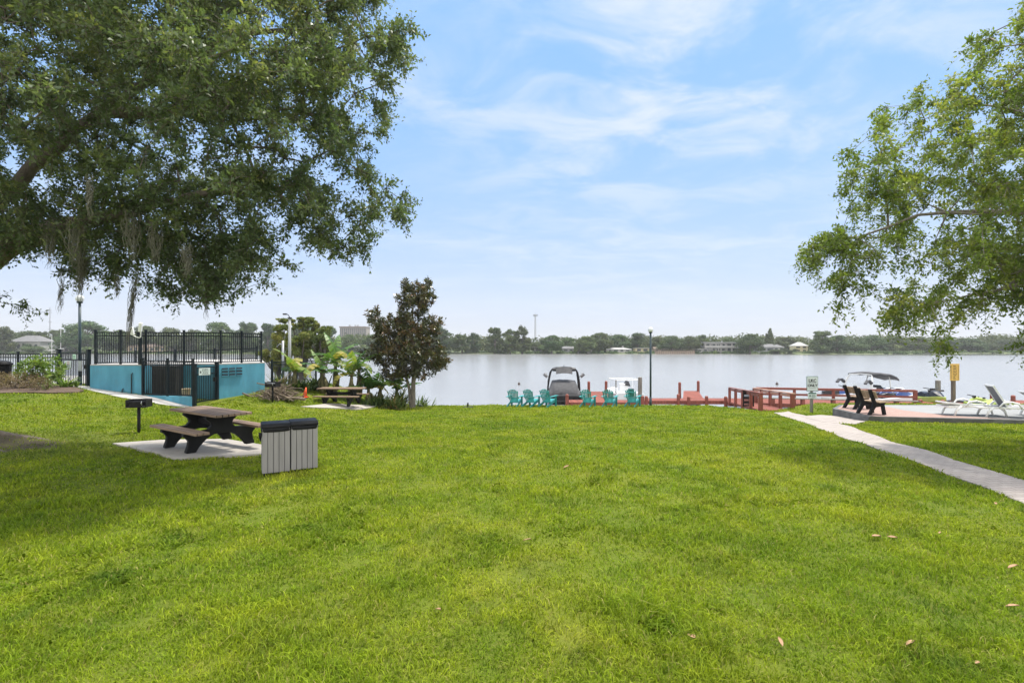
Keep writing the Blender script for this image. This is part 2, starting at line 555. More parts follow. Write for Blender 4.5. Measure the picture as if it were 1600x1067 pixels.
class MB:
    """collects simple solids and links them as one mesh"""
    def __init__(s):
        s.v, s.f = [], []

    def add(s, vs, fs):
        b = len(s.v)
        s.v += [tuple(p) for p in vs]
        s.f += [tuple(b + i for i in f) for f in fs]
        return s

    def box(s, c, size, rz=0.0, rx=0.0, ry=0.0):
        m = Matrix.Rotation(rz, 3, 'Z') @ Matrix.Rotation(ry, 3, 'Y') @ Matrix.Rotation(rx, 3, 'X')
        c = Vector(c)
        hx, hy, hz = (q / 2 for q in size)
        vs = [c + m @ Vector((x * hx, y * hy, z * hz)) for z in (-1, 1) for y in (-1, 1) for x in (-1, 1)]
        return s.add(vs, [(0, 2, 3, 1), (4, 5, 7, 6), (0, 1, 5, 4), (2, 6, 7, 3), (0, 4, 6, 2), (1, 3, 7, 5)])

    def bar(s, p0, p1, wd, ht, up=(0, 0, 1)):
        p0, p1 = Vector(p0), Vector(p1)
        d = (p1 - p0).normalized()
        up = Vector(up)
        sx = d.cross(up)
        if sx.length < 1e-4:
            sx = Vector((1, 0, 0))
        sx.normalize()
        uy = sx.cross(d).normalized()
        vs = []
        for p in (p0, p1):
            for a, b in ((-1, -1), (1, -1), (1, 1), (-1, 1)):
                vs.append(p + sx * (a * wd / 2) + uy * (b * ht / 2))
        return s.add(vs, [(0, 3, 2, 1), (4, 5, 6, 7), (0, 1, 5, 4), (1, 2, 6, 5), (2, 3, 7, 6), (3, 0, 4, 7)])

    def cyl(s, p0, p1, r0, r1=None, n=10, caps=True):
        r1 = r0 if r1 is None else r1
        p0, p1 = Vector(p0), Vector(p1)
        d = (p1 - p0).normalized()
        a = d.orthogonal().normalized()
        b = d.cross(a)
        vs = []
        for p, r in ((p0, r0), (p1, r1)):
            for i in range(n):
                t = 2 * math.pi * i / n
                vs.append(p + a * (math.cos(t) * r) + b * (math.sin(t) * r))
        fs = [(i, (i + 1) % n, n + (i + 1) % n, n + i) for i in range(n)]
        if caps:
            fs += [tuple(range(n - 1, -1, -1)), tuple(range(n, 2 * n))]
        return s.add(vs, fs)

    def tube(s, pts, r, n=6):
        """pts: list of points; r: radius or list"""
        pts = [Vector(p) for p in pts]
        rs = r if isinstance(r, (list, tuple)) else [r] * len(pts)
        vs, fs = [], []
        ref = None
        for i, p in enumerate(pts):
            d = (pts[min(i + 1, len(pts) - 1)] - pts[max(i - 1, 0)]).normalized()
            if ref is None:
                ref = d.orthogonal().normalized()
            a = (ref - d * ref.dot(d)).normalized()
            ref = a
            b = d.cross(a)
            for k in range(n):
                t = 2 * math.pi * k / n
                vs.append(p + a * (math.cos(t) * rs[i]) + b * (math.sin(t) * rs[i]))
        for i in range(len(pts) - 1):
            for k in range(n):
                fs.append((i * n + k, i * n + (k + 1) % n, (i + 1) * n + (k + 1) % n, (i + 1) * n + k))
        fs.append(tuple(range(n - 1, -1, -1)))
        fs.append(tuple(range((len(pts) - 1) * n, len(pts) * n)))
        return s.add(vs, fs)

    def prism(s, poly, o, ax, ay, th):
        """polygon in the plane (ax, ay) through o, given thickness th along the normal (centred)"""
        o, ax, ay = Vector(o), Vector(ax), Vector(ay)
        nn = ax.cross(ay).normalized()
        n = len(poly)
        vs = [o + ax * p[0] + ay * p[1] - nn * (th / 2) for p in poly] + [o + ax * p[0] + ay * p[1] + nn * (th / 2) for p in poly]
        fs = [tuple(range(n - 1, -1, -1)), tuple(range(n, 2 * n))] + [(i, (i + 1) % n, n + (i + 1) % n, n + i) for i in range(n)]
        return s.add(vs, fs)

    def ball(s, c, r, n=10, sc=(1, 1, 1)):
        c = Vector(c)
        vs = [c + Vector((0, 0, -r * sc[2]))]
        m = n // 2
        for j in range(1, m):
            ph = -math.pi / 2 + math.pi * j / m
            for i in range(n):
                t = 2 * math.pi * i / n
                vs.append(c + Vector((math.cos(t) * math.cos(ph) * r * sc[0], math.sin(t) * math.cos(ph) * r * sc[1], math.sin(ph) * r * sc[2])))
        vs.append(c + Vector((0, 0, r * sc[2])))
        fs = [(0, 1 + (i + 1) % n, 1 + i) for i in range(n)]
        for j in range(m - 2):
            for i in range(n):
                a = 1 + j * n
                fs.append((a + i, a + (i + 1) % n, a + n + (i + 1) % n, a + n + i))
        a = 1 + (m - 2) * n
        fs += [(a + i, a + (i + 1) % n, len(vs) - 1) for i in range(n)]
        return s.add(vs, fs)

    def loft(s, rings, close=True, caps=True):
        n = len(rings[0])
        vs = [p for r in rings for p in r]
        fs = []
        for j in range(len(rings) - 1):
            for i in range(n if close else n - 1):
                fs.append((j * n + i, j * n + (i + 1) % n, (j + 1) * n + (i + 1) % n, (j + 1) * n + i))
        if caps:
            fs.append(tuple(range(n - 1, -1, -1)))
            fs.append(tuple(range((len(rings) - 1) * n, len(rings) * n)))
        return s.add(vs, fs)

    def build(s, name, mat, parent=None, loc=None, rz=0.0, smooth=False, bevel=0.0):
        me = bpy.data.meshes.new(name)
        me.from_pydata(s.v, [], s.f)
        me.update()
        bm = bmesh.new()
        bm.from_mesh(me)
        bmesh.ops.recalc_face_normals(bm, faces=bm.faces)
        bm.to_mesh(me)
        bm.free()
        o = link(name, me, mat, parent, loc, rz)
        if smooth:
            me.polygons.foreach_set('use_smooth', [True] * len(me.polygons))
        if bevel:
            b = o.modifiers.new('bevel', 'BEVEL')
            b.width = bevel
            b.segments = 2
            b.limit_method = 'ANGLE'
        return o


def sheet(name, pts, mat, dz=0.012, sub=0.4, th=0.0, flat=None):
    """a paved sheet with an outline (x, y), laid on the lawn surface and cut fine enough to follow it"""
    bm = bmesh.new()
    vs = [bm.verts.new((p[0], p[1], 0)) for p in pts]
    bm.faces.new(vs)
    xs = [p[0] for p in pts]
    ys = [p[1] for p in pts]
    for ax, lo, hi in ((0, min(xs), max(xs)), (1, min(ys), max(ys))):
        k = lo + sub
        while k < hi:
            no = (1, 0, 0) if ax == 0 else (0, 1, 0)
            co = (k, 0, 0) if ax == 0 else (0, k, 0)
            bmesh.ops.bisect_plane(bm, geom=bm.verts[:] + bm.edges[:] + bm.faces[:], plane_co=co, plane_no=no)
            k += sub
    for v in bm.verts:
        v.co.z = (float(zg(v.co.x, v.co.y)) if flat is None else flat) + dz
    bmesh.ops.recalc_face_normals(bm, faces=bm.faces)
    if sum(f.normal.z for f in bm.faces) < 0:
        bmesh.ops.reverse_faces(bm, faces=bm.faces)
    if th:
        e = [x for x in bm.edges if x.is_boundary]
        r = bmesh.ops.extrude_edge_only(bm, edges=e)
        for g in r['geom']:
            if isinstance(g, bmesh.types.BMVert):
                g.co.z -= th
    me = bpy.data.meshes.new(name)
    bm.to_mesh(me)
    bm.free()
    return link(name, me, mat)


def np_mesh(name, verts, quads=None, tris=None, mat=None, tint=None, parent=None, loc=None, smooth=False):
    """mesh straight from numpy arrays; tint is one value per vertex"""
    me = bpy.data.meshes.new(name)
    verts = np.asarray(verts, np.float32)
    me.vertices.add(len(verts))
    me.vertices.foreach_set('co', verts.ravel())
    loops, starts, c = [], [], 0
    if quads is not None and len(quads):
        loops.append(np.asarray(quads, np.int32).ravel())
        starts.append(np.arange(len(quads), dtype=np.int32) * 4)
        c = len(quads) * 4
    if tris is not None and len(tris):
        loops.append(np.asarray(tris, np.int32).ravel())
        starts.append(c + np.arange(len(tris), dtype=np.int32) * 3)
    loops = np.concatenate(loops)
    starts = np.concatenate(starts)
    me.loops.add(len(loops))
    me.loops.foreach_set('vertex_index', loops)
    me.polygons.add(len(starts))
    me.polygons.foreach_set('loop_start', starts)
    if smooth:
        me.polygons.foreach_set('use_smooth', np.ones(len(starts), bool))
    if tint is not None:
        a = me.attributes.new('tint', 'FLOAT', 'POINT')
        a.data.foreach_set('value', np.asarray(tint, np.float32))
    me.update(calc_edges=True)
    return link(name, me, mat, parent, loc)


def vnoise(x, y, cell, seed):
    """smooth random field, 0..1"""
    g = np.random.default_rng(seed).random((256, 256))
    fx, fy = np.asarray(x) / cell + 1000.5, np.asarray(y) / cell + 1000.5
    ix, iy = np.floor(fx).astype(int), np.floor(fy).astype(int)
    tx, ty = fx - ix, fy - iy
    tx, ty = tx * tx * (3 - 2 * tx), ty * ty * (3 - 2 * ty)
    a, b = g[ix % 256, iy % 256], g[(ix + 1) % 256, iy % 256]
    c, d = g[ix % 256, (iy + 1) % 256], g[(ix + 1) % 256, (iy + 1) % 256]
    return (a * (1 - tx) + b * tx) * (1 - ty) + (c * (1 - tx) + d * tx) * ty


def unit(a):
    return a / np.maximum(np.linalg.norm(a, axis=-1, keepdims=True), 1e-9)


# ------------------------------------------------------------------ vegetation
def tubes_np(p0, p1, r0, r1, n=5):
    """many straight tapered tubes as one array pair"""
    p0, p1 = np.asarray(p0, float), np.asarray(p1, float)
    d = unit(p1 - p0)
    ref = np.where(np.abs(d[:, 2:3]) > 0.9, np.array([[1.0, 0, 0]]), np.array([[0, 0, 1.0]]))
    a = unit(np.cross(d, ref))
    b = np.cross(d, a)
    t = np.arange(n) * 2 * math.pi / n
    ring = a[:, None, :] * np.cos(t)[None, :, None] + b[:, None, :] * np.sin(t)[None, :, None]
    v0 = p0[:, None, :] + ring * np.asarray(r0)[:, None, None]
    v1 = p1[:, None, :] + ring * np.asarray(r1)[:, None, None]
    V = np.concatenate([v0, v1], 1).reshape(-1, 3)
    k = np.arange(n)
    q = np.stack([k, (k + 1) % n, n + (k + 1) % n, n + k], 1)
    Q = (np.arange(len(p0)) * 2 * n)[:, None, None] + q[None]
    return V, Q.reshape(-1, 4)


def grow(limbs, centers, step=0.45, tip=0.006, power=0.48, sag=0.0):
    """limbs: list of (points, radii). Each crown centre is joined to the nearest wood so far. Returns tube arrays and the parent direction at every centre"""
    P, par, rad = [], [], []
    for pts, rr in limbs:
        pts = np.asarray(pts, float)
        start = -1
        if P:
            dd = np.linalg.norm(np.asarray(P) - pts[0], axis=1)
            if dd.min() < 0.6:
                start = int(dd.argmin())
        prev = start
        for i in range(len(pts) - 1):
            L = np.linalg.norm(pts[i + 1] - pts[i])
            k = max(1, int(L / step))
            for j in range(k if i < len(pts) - 2 else k + 1):
                t = j / k
                P.append(pts[i] * (1 - t) + pts[i + 1] * t + rng.normal(0, 0.02, 3) * (0 if i == 0 else 1))
                rad.append(rr[i] * (1 - t) + rr[i + 1] * t)
                par.append(prev)
                prev = len(P) - 1
    n0 = len(P)
    centers = np.asarray(centers, float)
    PA = np.zeros((n0 + len(centers) * 40, 3))
    PA[:n0] = P
    n = n0
    d0 = np.min(np.linalg.norm(centers[:, None, :] - PA[None, :n0], axis=2), 1)
    dirs = np.zeros_like(centers)
    for ci in np.argsort(d0):
        c = centers[ci]
        dd = np.linalg.norm(PA[:n] - c, axis=1)
        j = int(dd.argmin())
        L = dd[j]
        k = max(1, int(L / step))
        base = PA[j].copy()
        off = rng.normal(0, 0.10 * L, 3)
        prev = j
        for i in range(1, k + 1):
            t = i / k
            p = base * (1 - t) + c * t + off * (t * (1 - t) * 2)
            p[2] += sag * L * t * (1 - t)
            if n >= len(PA):
                PA = np.concatenate([PA, np.zeros((4000, 3))])
            PA[n] = p
            par.append(prev)
            rad.append(0.0)
            prev = n
            n += 1
        dirs[ci] = c - PA[par[prev]]
    par = np.asarray(par)
    cnt = np.zeros(n)
    haschild = np.zeros(n, bool)
    haschild[par[par >= 0]] = True
    cnt[~haschild] = 1
    for i in range(n - 1, -1, -1):
        if par[i] >= 0:
            cnt[par[i]] += cnt[i]
    r = np.maximum(np.asarray(rad), tip * cnt ** power)
    lim = r[:n0].max() if n0 else 1
    r = np.minimum(r, lim)
    e = np.nonzero(par >= 0)[0]
    return (PA[par[e]], PA[e], np.minimum(r[par[e]], r[e] * 1.6 + 0.01), r[e]), unit(dirs)


def sprays(centers, dirs, rad, twigs, leaves, leaf_l, leaf_w, out=0.8, spread=0.9, droop=0.25, up=0.15, jit=0.03, tone=None, clump_tone=0.25):
    """leafy twigs round every centre; returns leaf arrays (V, Q, tint) and twig tube ends"""
    nC = len(centers)
    rad = np.broadcast_to(np.asarray(rad, float), (nC,))
    c = np.repeat(centers, twigs, 0)
    dr = np.repeat(dirs, twigs, 0)
    rr = np.repeat(rad, twigs)
    td = unit(dr * out + rng.normal(0, spread, (len(c), 3)) + np.array([0, 0, up]))
    ln = rr * rng.uniform(0.55, 1.15, len(c))
    ct = np.repeat(rng.normal(0, clump_tone, nC), twigs) + rng.normal(0, 0.10, len(c))
    if tone is not None:
        ct = ct + np.repeat(tone, twigs)
    base = np.repeat(c, leaves, 0)
    d = np.repeat(td, leaves, 0)
    L = np.repeat(ln, leaves)
    t = np.tile((np.arange(leaves) + 0.6) / leaves, len(c)) + rng.normal(0, 0.03, len(base))
    t = np.clip(t, 0.02, 1.05)
    pos = base + d * (L * t)[:, None]
    pos[:, 2] -= droop * L * t * t
    pos += rng.normal(0, jit, pos.shape)
    tan = d.copy()
    tan[:, 2] -= 2 * droop * t
    tan = unit(tan)
    side = unit(np.cross(tan, rng.normal(0, 1, tan.shape)))
    ld = unit(tan * 0.55 + side * 0.9 + np.array([0, 0, -0.12]) + rng.normal(0, 0.2, tan.shape))
    nrm = rng.normal(0, 0.7, tan.shape) + np.array([0, 0, 1.0])
    sd = unit(np.cross(ld, nrm))
    s = rng.uniform(0.5, 1.4, len(pos))[:, None]
    ll, lw = leaf_l * s, leaf_w * s
    fold = unit(np.cross(sd, ld)) * (lw * 0.25)
    v = np.stack([pos, pos + ld * ll * 0.5 + sd * lw * 0.5 + fold, pos + ld * ll, pos + ld * ll * 0.5 - sd * lw * 0.5 + fold], 1)
    q = np.arange(len(pos) * 4).reshape(-1, 4)
    tint = np.clip(0.5 + np.repeat(ct, leaves) + rng.normal(0, 0.12, len(pos)), 0, 1)
    e1 = c + td * ln[:, None]
    e1[:, 2] -= droop * ln
    return v.reshape(-1, 3), q, np.repeat(tint, 4), (c, e1)


def in_poly(px, py, poly):
    inside = np.zeros(len(px), bool)
    n = len(poly)
    for i in range(n):
        x1, y1 = poly[i]
        x2, y2 = poly[(i + 1) % n]
        c = ((y1 > py) != (y2 > py)) & (px < (x2 - x1) * (py - y1) / (y2 - y1 + 1e-9) + x1)
        inside ^= c
    return inside


def poly_dist(px, py, poly):
    best = np.full(len(px), 1e9)
    n = len(poly)
    for i in range(n):
        x1, y1 = poly[i]
        x2, y2 = poly[(i + 1) % n]
        ex, ey = x2 - x1, y2 - y1
        t = np.clip(((px - x1) * ex + (py - y1) * ey) / (ex * ex + ey * ey + 1e-9), 0, 1)
        best = np.minimum(best, np.hypot(px - x1 - t * ex, py - y1 - t * ey))
    return best


def crown_points(outline, d0, half, n, holes=(), edge=170.0, mind=0.28, lean=0.0, per=1, crad=(0.35, 0.35, 0.25)):
    """crown volume of real depth: the outline is the crown's profile (metres x, z at its mid-depth d0), swelling to +-half in depth away from the edge"""
    poly = [((u - U0) / F * d0, EYE - (v - V0) / F * d0) for u, v in outline]
    xs = [p[0] for p in poly]
    zs = [p[1] for p in poly]
    e = edge / F * d0
    got = np.zeros((0, 3))
    tries = 0
    while len(got) < n and tries < 60:
        tries += 1
        px = rng.uniform(min(xs), max(xs), n)
        pz = rng.uniform(min(zs), max(zs), n)
        ok = in_poly(px, pz, poly)
        for hu, hv, hr, hp in holes:
            hx, hz_ = (hu - U0) / F * d0, EYE - (hv - V0) / F * d0
            ok &= ~((np.hypot(px - hx, pz - hz_) < hr / F * d0) & (rng.random(n) < hp))
        px, pz = px[ok], pz[ok]
        ds = poly_dist(px, pz, poly)
        hh = half * np.sqrt(np.clip(ds / e, 0.03, 1))
        s = rng.uniform(-1, 1, len(px))
        y = d0 + np.sign(s) * np.abs(s) ** 0.75 * hh + lean * (pz - 5)
        k = y / d0
        # keep the profile the outline shows: points further off spread with distance
        new = np.stack([px * (1 + (k - 1) * 0.9), y, EYE + (pz - EYE) * (1 + (k - 1) * 0.9)], 1)
        for p in new:
            if len(got) >= n:
                break
            if len(got) == 0 or np.min(np.sum((got - p) ** 2, 1)) > mind * mind:
                got = np.vstack([got, p])
    if per > 1:      # each point becomes a bough: a loose cushion of leafy twig centres
        k = rng.integers(max(2, per - 3), per + 4, len(got))
        c = np.repeat(got, k, 0)
        c = c + rng.normal(0, 1, c.shape) * np.array(crad) * np.repeat(rng.uniform(0.6, 1.35, len(got)), k)[:, None]
        # boughs droop a little towards their rims
        r = np.linalg.norm((c - np.repeat(got, k, 0))[:, :2], axis=1)
        c[:, 2] -= 0.35 * r * r
        kk = 1 + (c[:, 1] / d0 - 1) * 0.9
        ux, uz = c[:, 0] / kk, EYE + (c[:, 2] - EYE) / kk
        ok = in_poly(ux, uz, poly)
        for hu, hv, hr, hp in holes:
            hx, hz_ = (hu - U0) / F * d0, EYE - (hv - V0) / F * d0
            ok &= ~((np.hypot(ux - hx, uz - hz_) < hr / F * d0) & (rng.random(len(c)) < hp))
        got = np.vstack([got, c[ok]])
    return got


def leafy_tree(root, limbs, centers, leafset, bark, leafm, step=0.45, tip=0.006, power=0.48, twig_r=0.005, sag=0.0, trunk_name='trunk'):
    (a, b, r0, r1), dirs = grow(limbs, centers, step, tip, power, sag)
    v, q, tint, (c, e) = sprays(centers, dirs, **leafset)
    V1, Q1 = tubes_np(a, b, r0, r1, 7)
    V2, Q2 = tubes_np(c, e, np.full(len(c), twig_r), np.full(len(c), twig_r * 0.4), 3)
    np_mesh(trunk_name, np.concatenate([V1, V2]), np.concatenate([Q1, Q2 + len(V1)]), None, bark, None, root, smooth=True)
    np_mesh('crown', v, q, None, leafm, tint, root)
    return dirs


def far_crown(lumps, n, size, flat=0.6):
    """crown for a distant tree: leaf-clump faces through and over a set of lumps (x, y, z, rx, rz)"""
    lumps = np.asarray(lumps, float)
    wgt = lumps[:, 3] ** 2 * lumps[:, 4]
    idx = rng.choice(len(lumps), n, p=wgt / wgt.sum())
    L = lumps[idx]
    d = unit(rng.normal(0, 1, (n, 3)))
    r = rng.uniform(0.2, 1.0, n) ** 0.5 + np.abs(rng.normal(0, 0.20, n))
    pos = L[:, :3] + d * np.stack([L[:, 3], L[:, 3], L[:, 4]], 1) * r[:, None]
    nrm = unit(d + rng.normal(0, 0.5, d.shape) + np.array([0, 0, 0.3]))
    a = unit(np.cross(nrm, rng.normal(0, 1, d.shape)))
    b = np.cross(nrm, a)
    s = (size * rng.uniform(0.5, 1.3, n))[:, None]
    v = np.stack([pos - a * s, pos - b * s * flat, pos + a * s, pos + b * s * flat], 1).reshape(-1, 3)
    tint = np.clip(0.45 + rng.normal(0, 0.16, len(lumps))[idx] + rng.normal(0, 0.17, n), 0, 1)
    return v, np.arange(n * 4).reshape(-1, 4), np.repeat(tint, 4)


# ================================================================== the setting
def make_ground():
    nx, ny = 221, 90
    xs = np.linspace(-55, 55, nx)
    V, Q = [], []
    for x in xs:
        s = float(shore(x))
        ys = np.linspace(-14, s, ny)
        z = zg(np.full(ny, x), ys)
        col = np.stack([np.full(ny, x), ys, z], 1)
        V.append(np.vstack([col, [[x, s + 0.02, z[-1] - 0.5]], [[x, s + 0.05, -3.5]]]))
    m = ny + 2
    V = np.concatenate(V)
    i = np.arange(nx - 1)[:, None] * m + np.arange(m - 1)[None]
    Q = np.stack([i, i + m, i + m + 1, i + 1], -1).reshape(-1, 4)
    o = np_mesh('lawn', V, Q, None, 'turf', smooth=True)
    tag(o, 'gently sloping green lawn running down to the lake', kind='structure')
    w_ = MB()
    w_.add([(-940, 20, WATER), (940, 20, WATER), (940, 320, WATER), (-940, 320, WATER)], [(0, 1, 2, 3)])
    tag(w_.build('lake', 'lake_water'), 'pale rippled lake water', kind='structure')
    # land beyond the lake
    xs = np.linspace(-940, 940, 121)
    V = []
    prof = [(0, -2.7), (1.5, -1.9), (8, -1.45), (30, -1.1), (120, -0.3), (500, 1.0)]
    for x in xs:
        y0 = 264 + 3.5 * math.sin(x * 0.021) + 2.0 * math.sin(x * 0.067 + 1) + (26 if x > 195 else 0) * min(1, max(0, (x - 195) / 40))
        V += [(x, y0 + dy, z) for dy, z in prof]
    m = len(prof)
    i = np.arange(len(xs) - 1)[:, None] * m + np.arange(m - 1)[None]
    Q = np.stack([i, i + m, i + m + 1, i + 1], -1).reshape(-1, 4)
    tag(np_mesh('far_shore', V, Q, None, 'far_ground', smooth=True), 'low green land across the lake', kind='structure')


make_ground()


def mid(*uv):
    return [(G(u, v).x, G(u, v).y) for u, v in uv]


# path: near edge and far edge in plan, then on past the right side of the picture
P_LO = mid((1600, 788), (1540, 763), (1471, 739), (1380, 706), (1293, 675), (1250, 659), (1208, 645))
P_HI = mid((1232, 643), (1311, 662), (1390, 690), (1495, 721), (1600, 752))
path_lo = [(6.2, -6.0), (6.6, 2.0)] + P_LO
path_hi = P_HI + [(7.75, 5.0), (7.7, 2.0), (7.4, -6.0)]
tag(sheet('path', path_lo + path_hi, 'path_pavers', 0.02, 0.35, 0.06), kind='structure')
fork = mid((1252, 651), (1284, 660), (1335, 664), (1360, 658), (1312, 651), (1280, 649))
tag(sheet('side_path', fork, 'path_pavers', 0.026, 0.35, 0.06), kind='structure')

# picnic pads
PAD1 = [(-9.05, 11.6), (-6.42, 9.78), (-4.4, 10.73), (-7.03, 12.55)]
tag(sheet('concrete_pad', PAD1, 'concrete', 0.045, 0.4, 0.12), 'grey concrete slab under the near picnic table', 'slab')
PAD2 = mid((470, 636.5), (556, 641), (602, 634.5), (515, 631.5))
tag(sheet('concrete_pad', PAD2, 'concrete', 0.045, 0.4, 0.12), 'pale concrete slab under the far picnic table', 'slab')

WALK = [(-17.5, 19.9), (-16.2, 19.35), (-14.3, 18.75), (-12.7, 18.45), (-11.9, 18.6), (-11.7, 19.0), (-12.5, 19.1), (-14.0, 19.55), (-16.2, 19.8), (-17.4, 20.6)]
tag(sheet('sidewalk', WALK, 'pale_concrete', 0.02, 0.4, 0.08), kind='structure')
BED = [(-21.5, 17.2), (-20.4, 17.05), (-19.6, 17.25), (-18.6, 17.0), (-17.9, 17.3), (-17.2, 17.2), (-16.6, 17.55), (-16.1, 17.8), (-15.6, 18.4), (-15.8, 18.9), (-16.3, 19.2), (-17.3, 19.8), (-18.5, 20.6), (-22.5, 20.8)]
tag(sheet('mulch_bed', BED, 'mulch', 0.05, 0.4, 0.08), kind='structure')
tag(sheet('pool_deck', [(-45, 21.3), (-17.3, 21.3), (-16.4, 20.2), (-16.2, 20.2), (-16.2, 27.0), (-45, 27.0)], 'pale_concrete', 0.03, 0.8, 0.06), kind='structure')

# ------------------------------------------------------------------ patio on the right
PZ = -0.325
PATIO = [(12.9, 20.6), (12.75, 18.3), (17.4, 17.35), (34, 14.6), (34, 21.7), (14.0, 21.9)]


def make_patio():
    pts = PATIO
    m = MB()
    m.loft([[(x, y, -1.2) for x, y in pts], [(x, y, PZ) for x, y in pts]])
    tag(m.build('patio', 'curb_grey'), 'raised patio with a dark curb', kind='structure')
    c = Vector((20, 19.2))
    ins = []
    for x, y in pts:
        d = (c - Vector((x, y))).normalized()
        ins.append((x + d.x * 0.16, y + d.y * 0.16))
    # the red pavers at the left, smooth pale deck to the right of a curved joint
    curve = [(17.3, 17.62), (16.1, 18.2), (15.6, 19.0), (15.3, 20.0), (15.5, 21.0), (15.2, 21.68)]
    tag(sheet('patio_paving', [ins[0], ins[1]] + curve + [ins[5]], 'patio_pavers', 0.006, 9, 0, PZ), kind='structure')
    tag(sheet('patio_deck', [(17.3, 17.62), ins[3], ins[4]] + curve[:0:-1], 'cool_deck', 0.006, 99, 0, PZ), kind='structure')


make_patio()


def bands(poly_list):
    return [np.asarray(p) for p in poly_list]


NOGRASS = [path_lo + path_hi, fork, PAD1, PAD2, WALK, BED, [(-45, 21.3), (-17.3, 21.3), (-14.2, 19.6), (-11.7, 18.8), (-10.6, 22.4), (-10.6, 40), (-45, 40)], PATIO]


def make_grass():
    N = 700000
    d1, d2, k = 2.2, 30.0, 0.7
    a, b = d1 ** (1 - k), d2 ** (1 - k)
    Y = (a + rng.random(N) * (b - a)) ** (1 / (1 - k))
    Xp = (rng.random(N) * 2 - 1) * (1.09 * Y + 1.8)
    ok = Y < shore(Xp) - 0.02
    jx, jy = Xp + rng.normal(0, 0.035, N), Y + rng.normal(0, 0.035, N)     # ragged turf edge along the paving
    for p in NOGRASS:
        ok &= ~in_poly(jx, jy, p)
    rr = ((Xp + 12.0) / 2.6) ** 2 + ((Y - 11.2) / 1.0) ** 2
    ok &= rng.random(N) < np.clip(rr * 1.1 - 0.15, 0.12, 1)
    # ragged thin spots
    th = np.sin(Xp * 1.9 + 2 * np.sin(Y * 1.1)) * np.sin(Y * 2.3 + 1.7 * np.sin(Xp * 0.8))
    ok &= rng.random(N) < 1 - 0.45 * np.clip(th - 0.25, 0, 1)
    ok &= rng.random(N) < np.clip(1.4 - 1.0 * sstep(0.55, 0.95, vnoise(Xp, Y, 0.28, 3)), 0.25, 1)
    Xp, Y = Xp[ok], Y[ok]
    n = len(Y)
    Zp = zg(Xp, Y) - 0.004
    h = rng.uniform(0.024, 0.066, n) * (1 + 0.008 * Y)
    for cx, cy, r, g in ((0.95, 4.3, 0.34, 1.3), (-5.9, 6.7, 0.75, 0.8), (2.6, 3.4, 0.3, 0.6), (-2.2, 4.0, 0.35, 0.6), (-1.2, 3.1, 0.4, 0.5), (1.2, 8.0, 0.7, 0.35)):
        h *= 1 + g * np.exp(-(((Xp - cx) ** 2 + (Y - cy) ** 2) / r ** 2))
    h *= 0.65 + 0.75 * vnoise(Xp, Y, 0.22, 5) * (0.5 + vnoise(Xp, Y, 0.9, 6))
    h *= 1 + 0.3 * np.sin(Xp * 2.7 + 1.3 * np.sin(Y * 3.1)) * np.sin(Y * 2.1)
    wd = 0.0036 * (Y / 3.5) ** 0.72 * rng.uniform(0.7, 1.3, n)
    weed = vnoise(Xp, Y, 0.16, 11) * vnoise(Xp, Y, 1.1, 12) > 0.56      # broad leaved weeds in patches
    wd = np.where(weed, wd * 2.4, wd)
    h = np.where(weed, h * 0.75, h)
    th = rng.random(n) * 2 * math.pi
    az = rng.random(n) * 2 * math.pi
    lean = rng.uniform(0.25, 1.5, n)
    sx, sy = np.cos(th) * wd, np.sin(th) * wd
    lx, ly = np.cos(az) * h * lean, np.sin(az) * h * lean
    p = np.stack([Xp, Y, Zp], 1)
    s = np.stack([sx, sy, np.zeros(n)], 1)
    midp = p + np.stack([lx * 0.35, ly * 0.35, h * 0.62], 1)
    tip = p + np.stack([lx, ly, h * np.clip(1.15 - 0.42 * lean, 0.35, 1)], 1)
    V = np.stack([p - s, p + s, midp - s * 0.8, midp + s * 0.8, tip], 1).reshape(-1, 3)
    i = np.arange(n)[:, None] * 5
    Q = i + np.array([[0, 1, 3, 2]])
    T = i + np.array([[2, 3, 4]])
    tv = np.clip(rng.normal(0.5, 0.2, n) + 0.35 * (vnoise(Xp, Y, 0.12, 21) - 0.5) + 0.3 * (vnoise(Xp, Y, 0.5, 22) - 0.5), 0, 0.94)
    tv = np.where(rng.random(n) < 0.05, 0.97, np.where(weed, tv * 0.6, tv))
    tint = np.repeat(tv, 5)
    o = np_mesh('grass', V, Q, T, 'blade', tint)
    tag(o, 'short mown green grass blades covering the lawn', 'grass', kind='stuff')


make_grass()


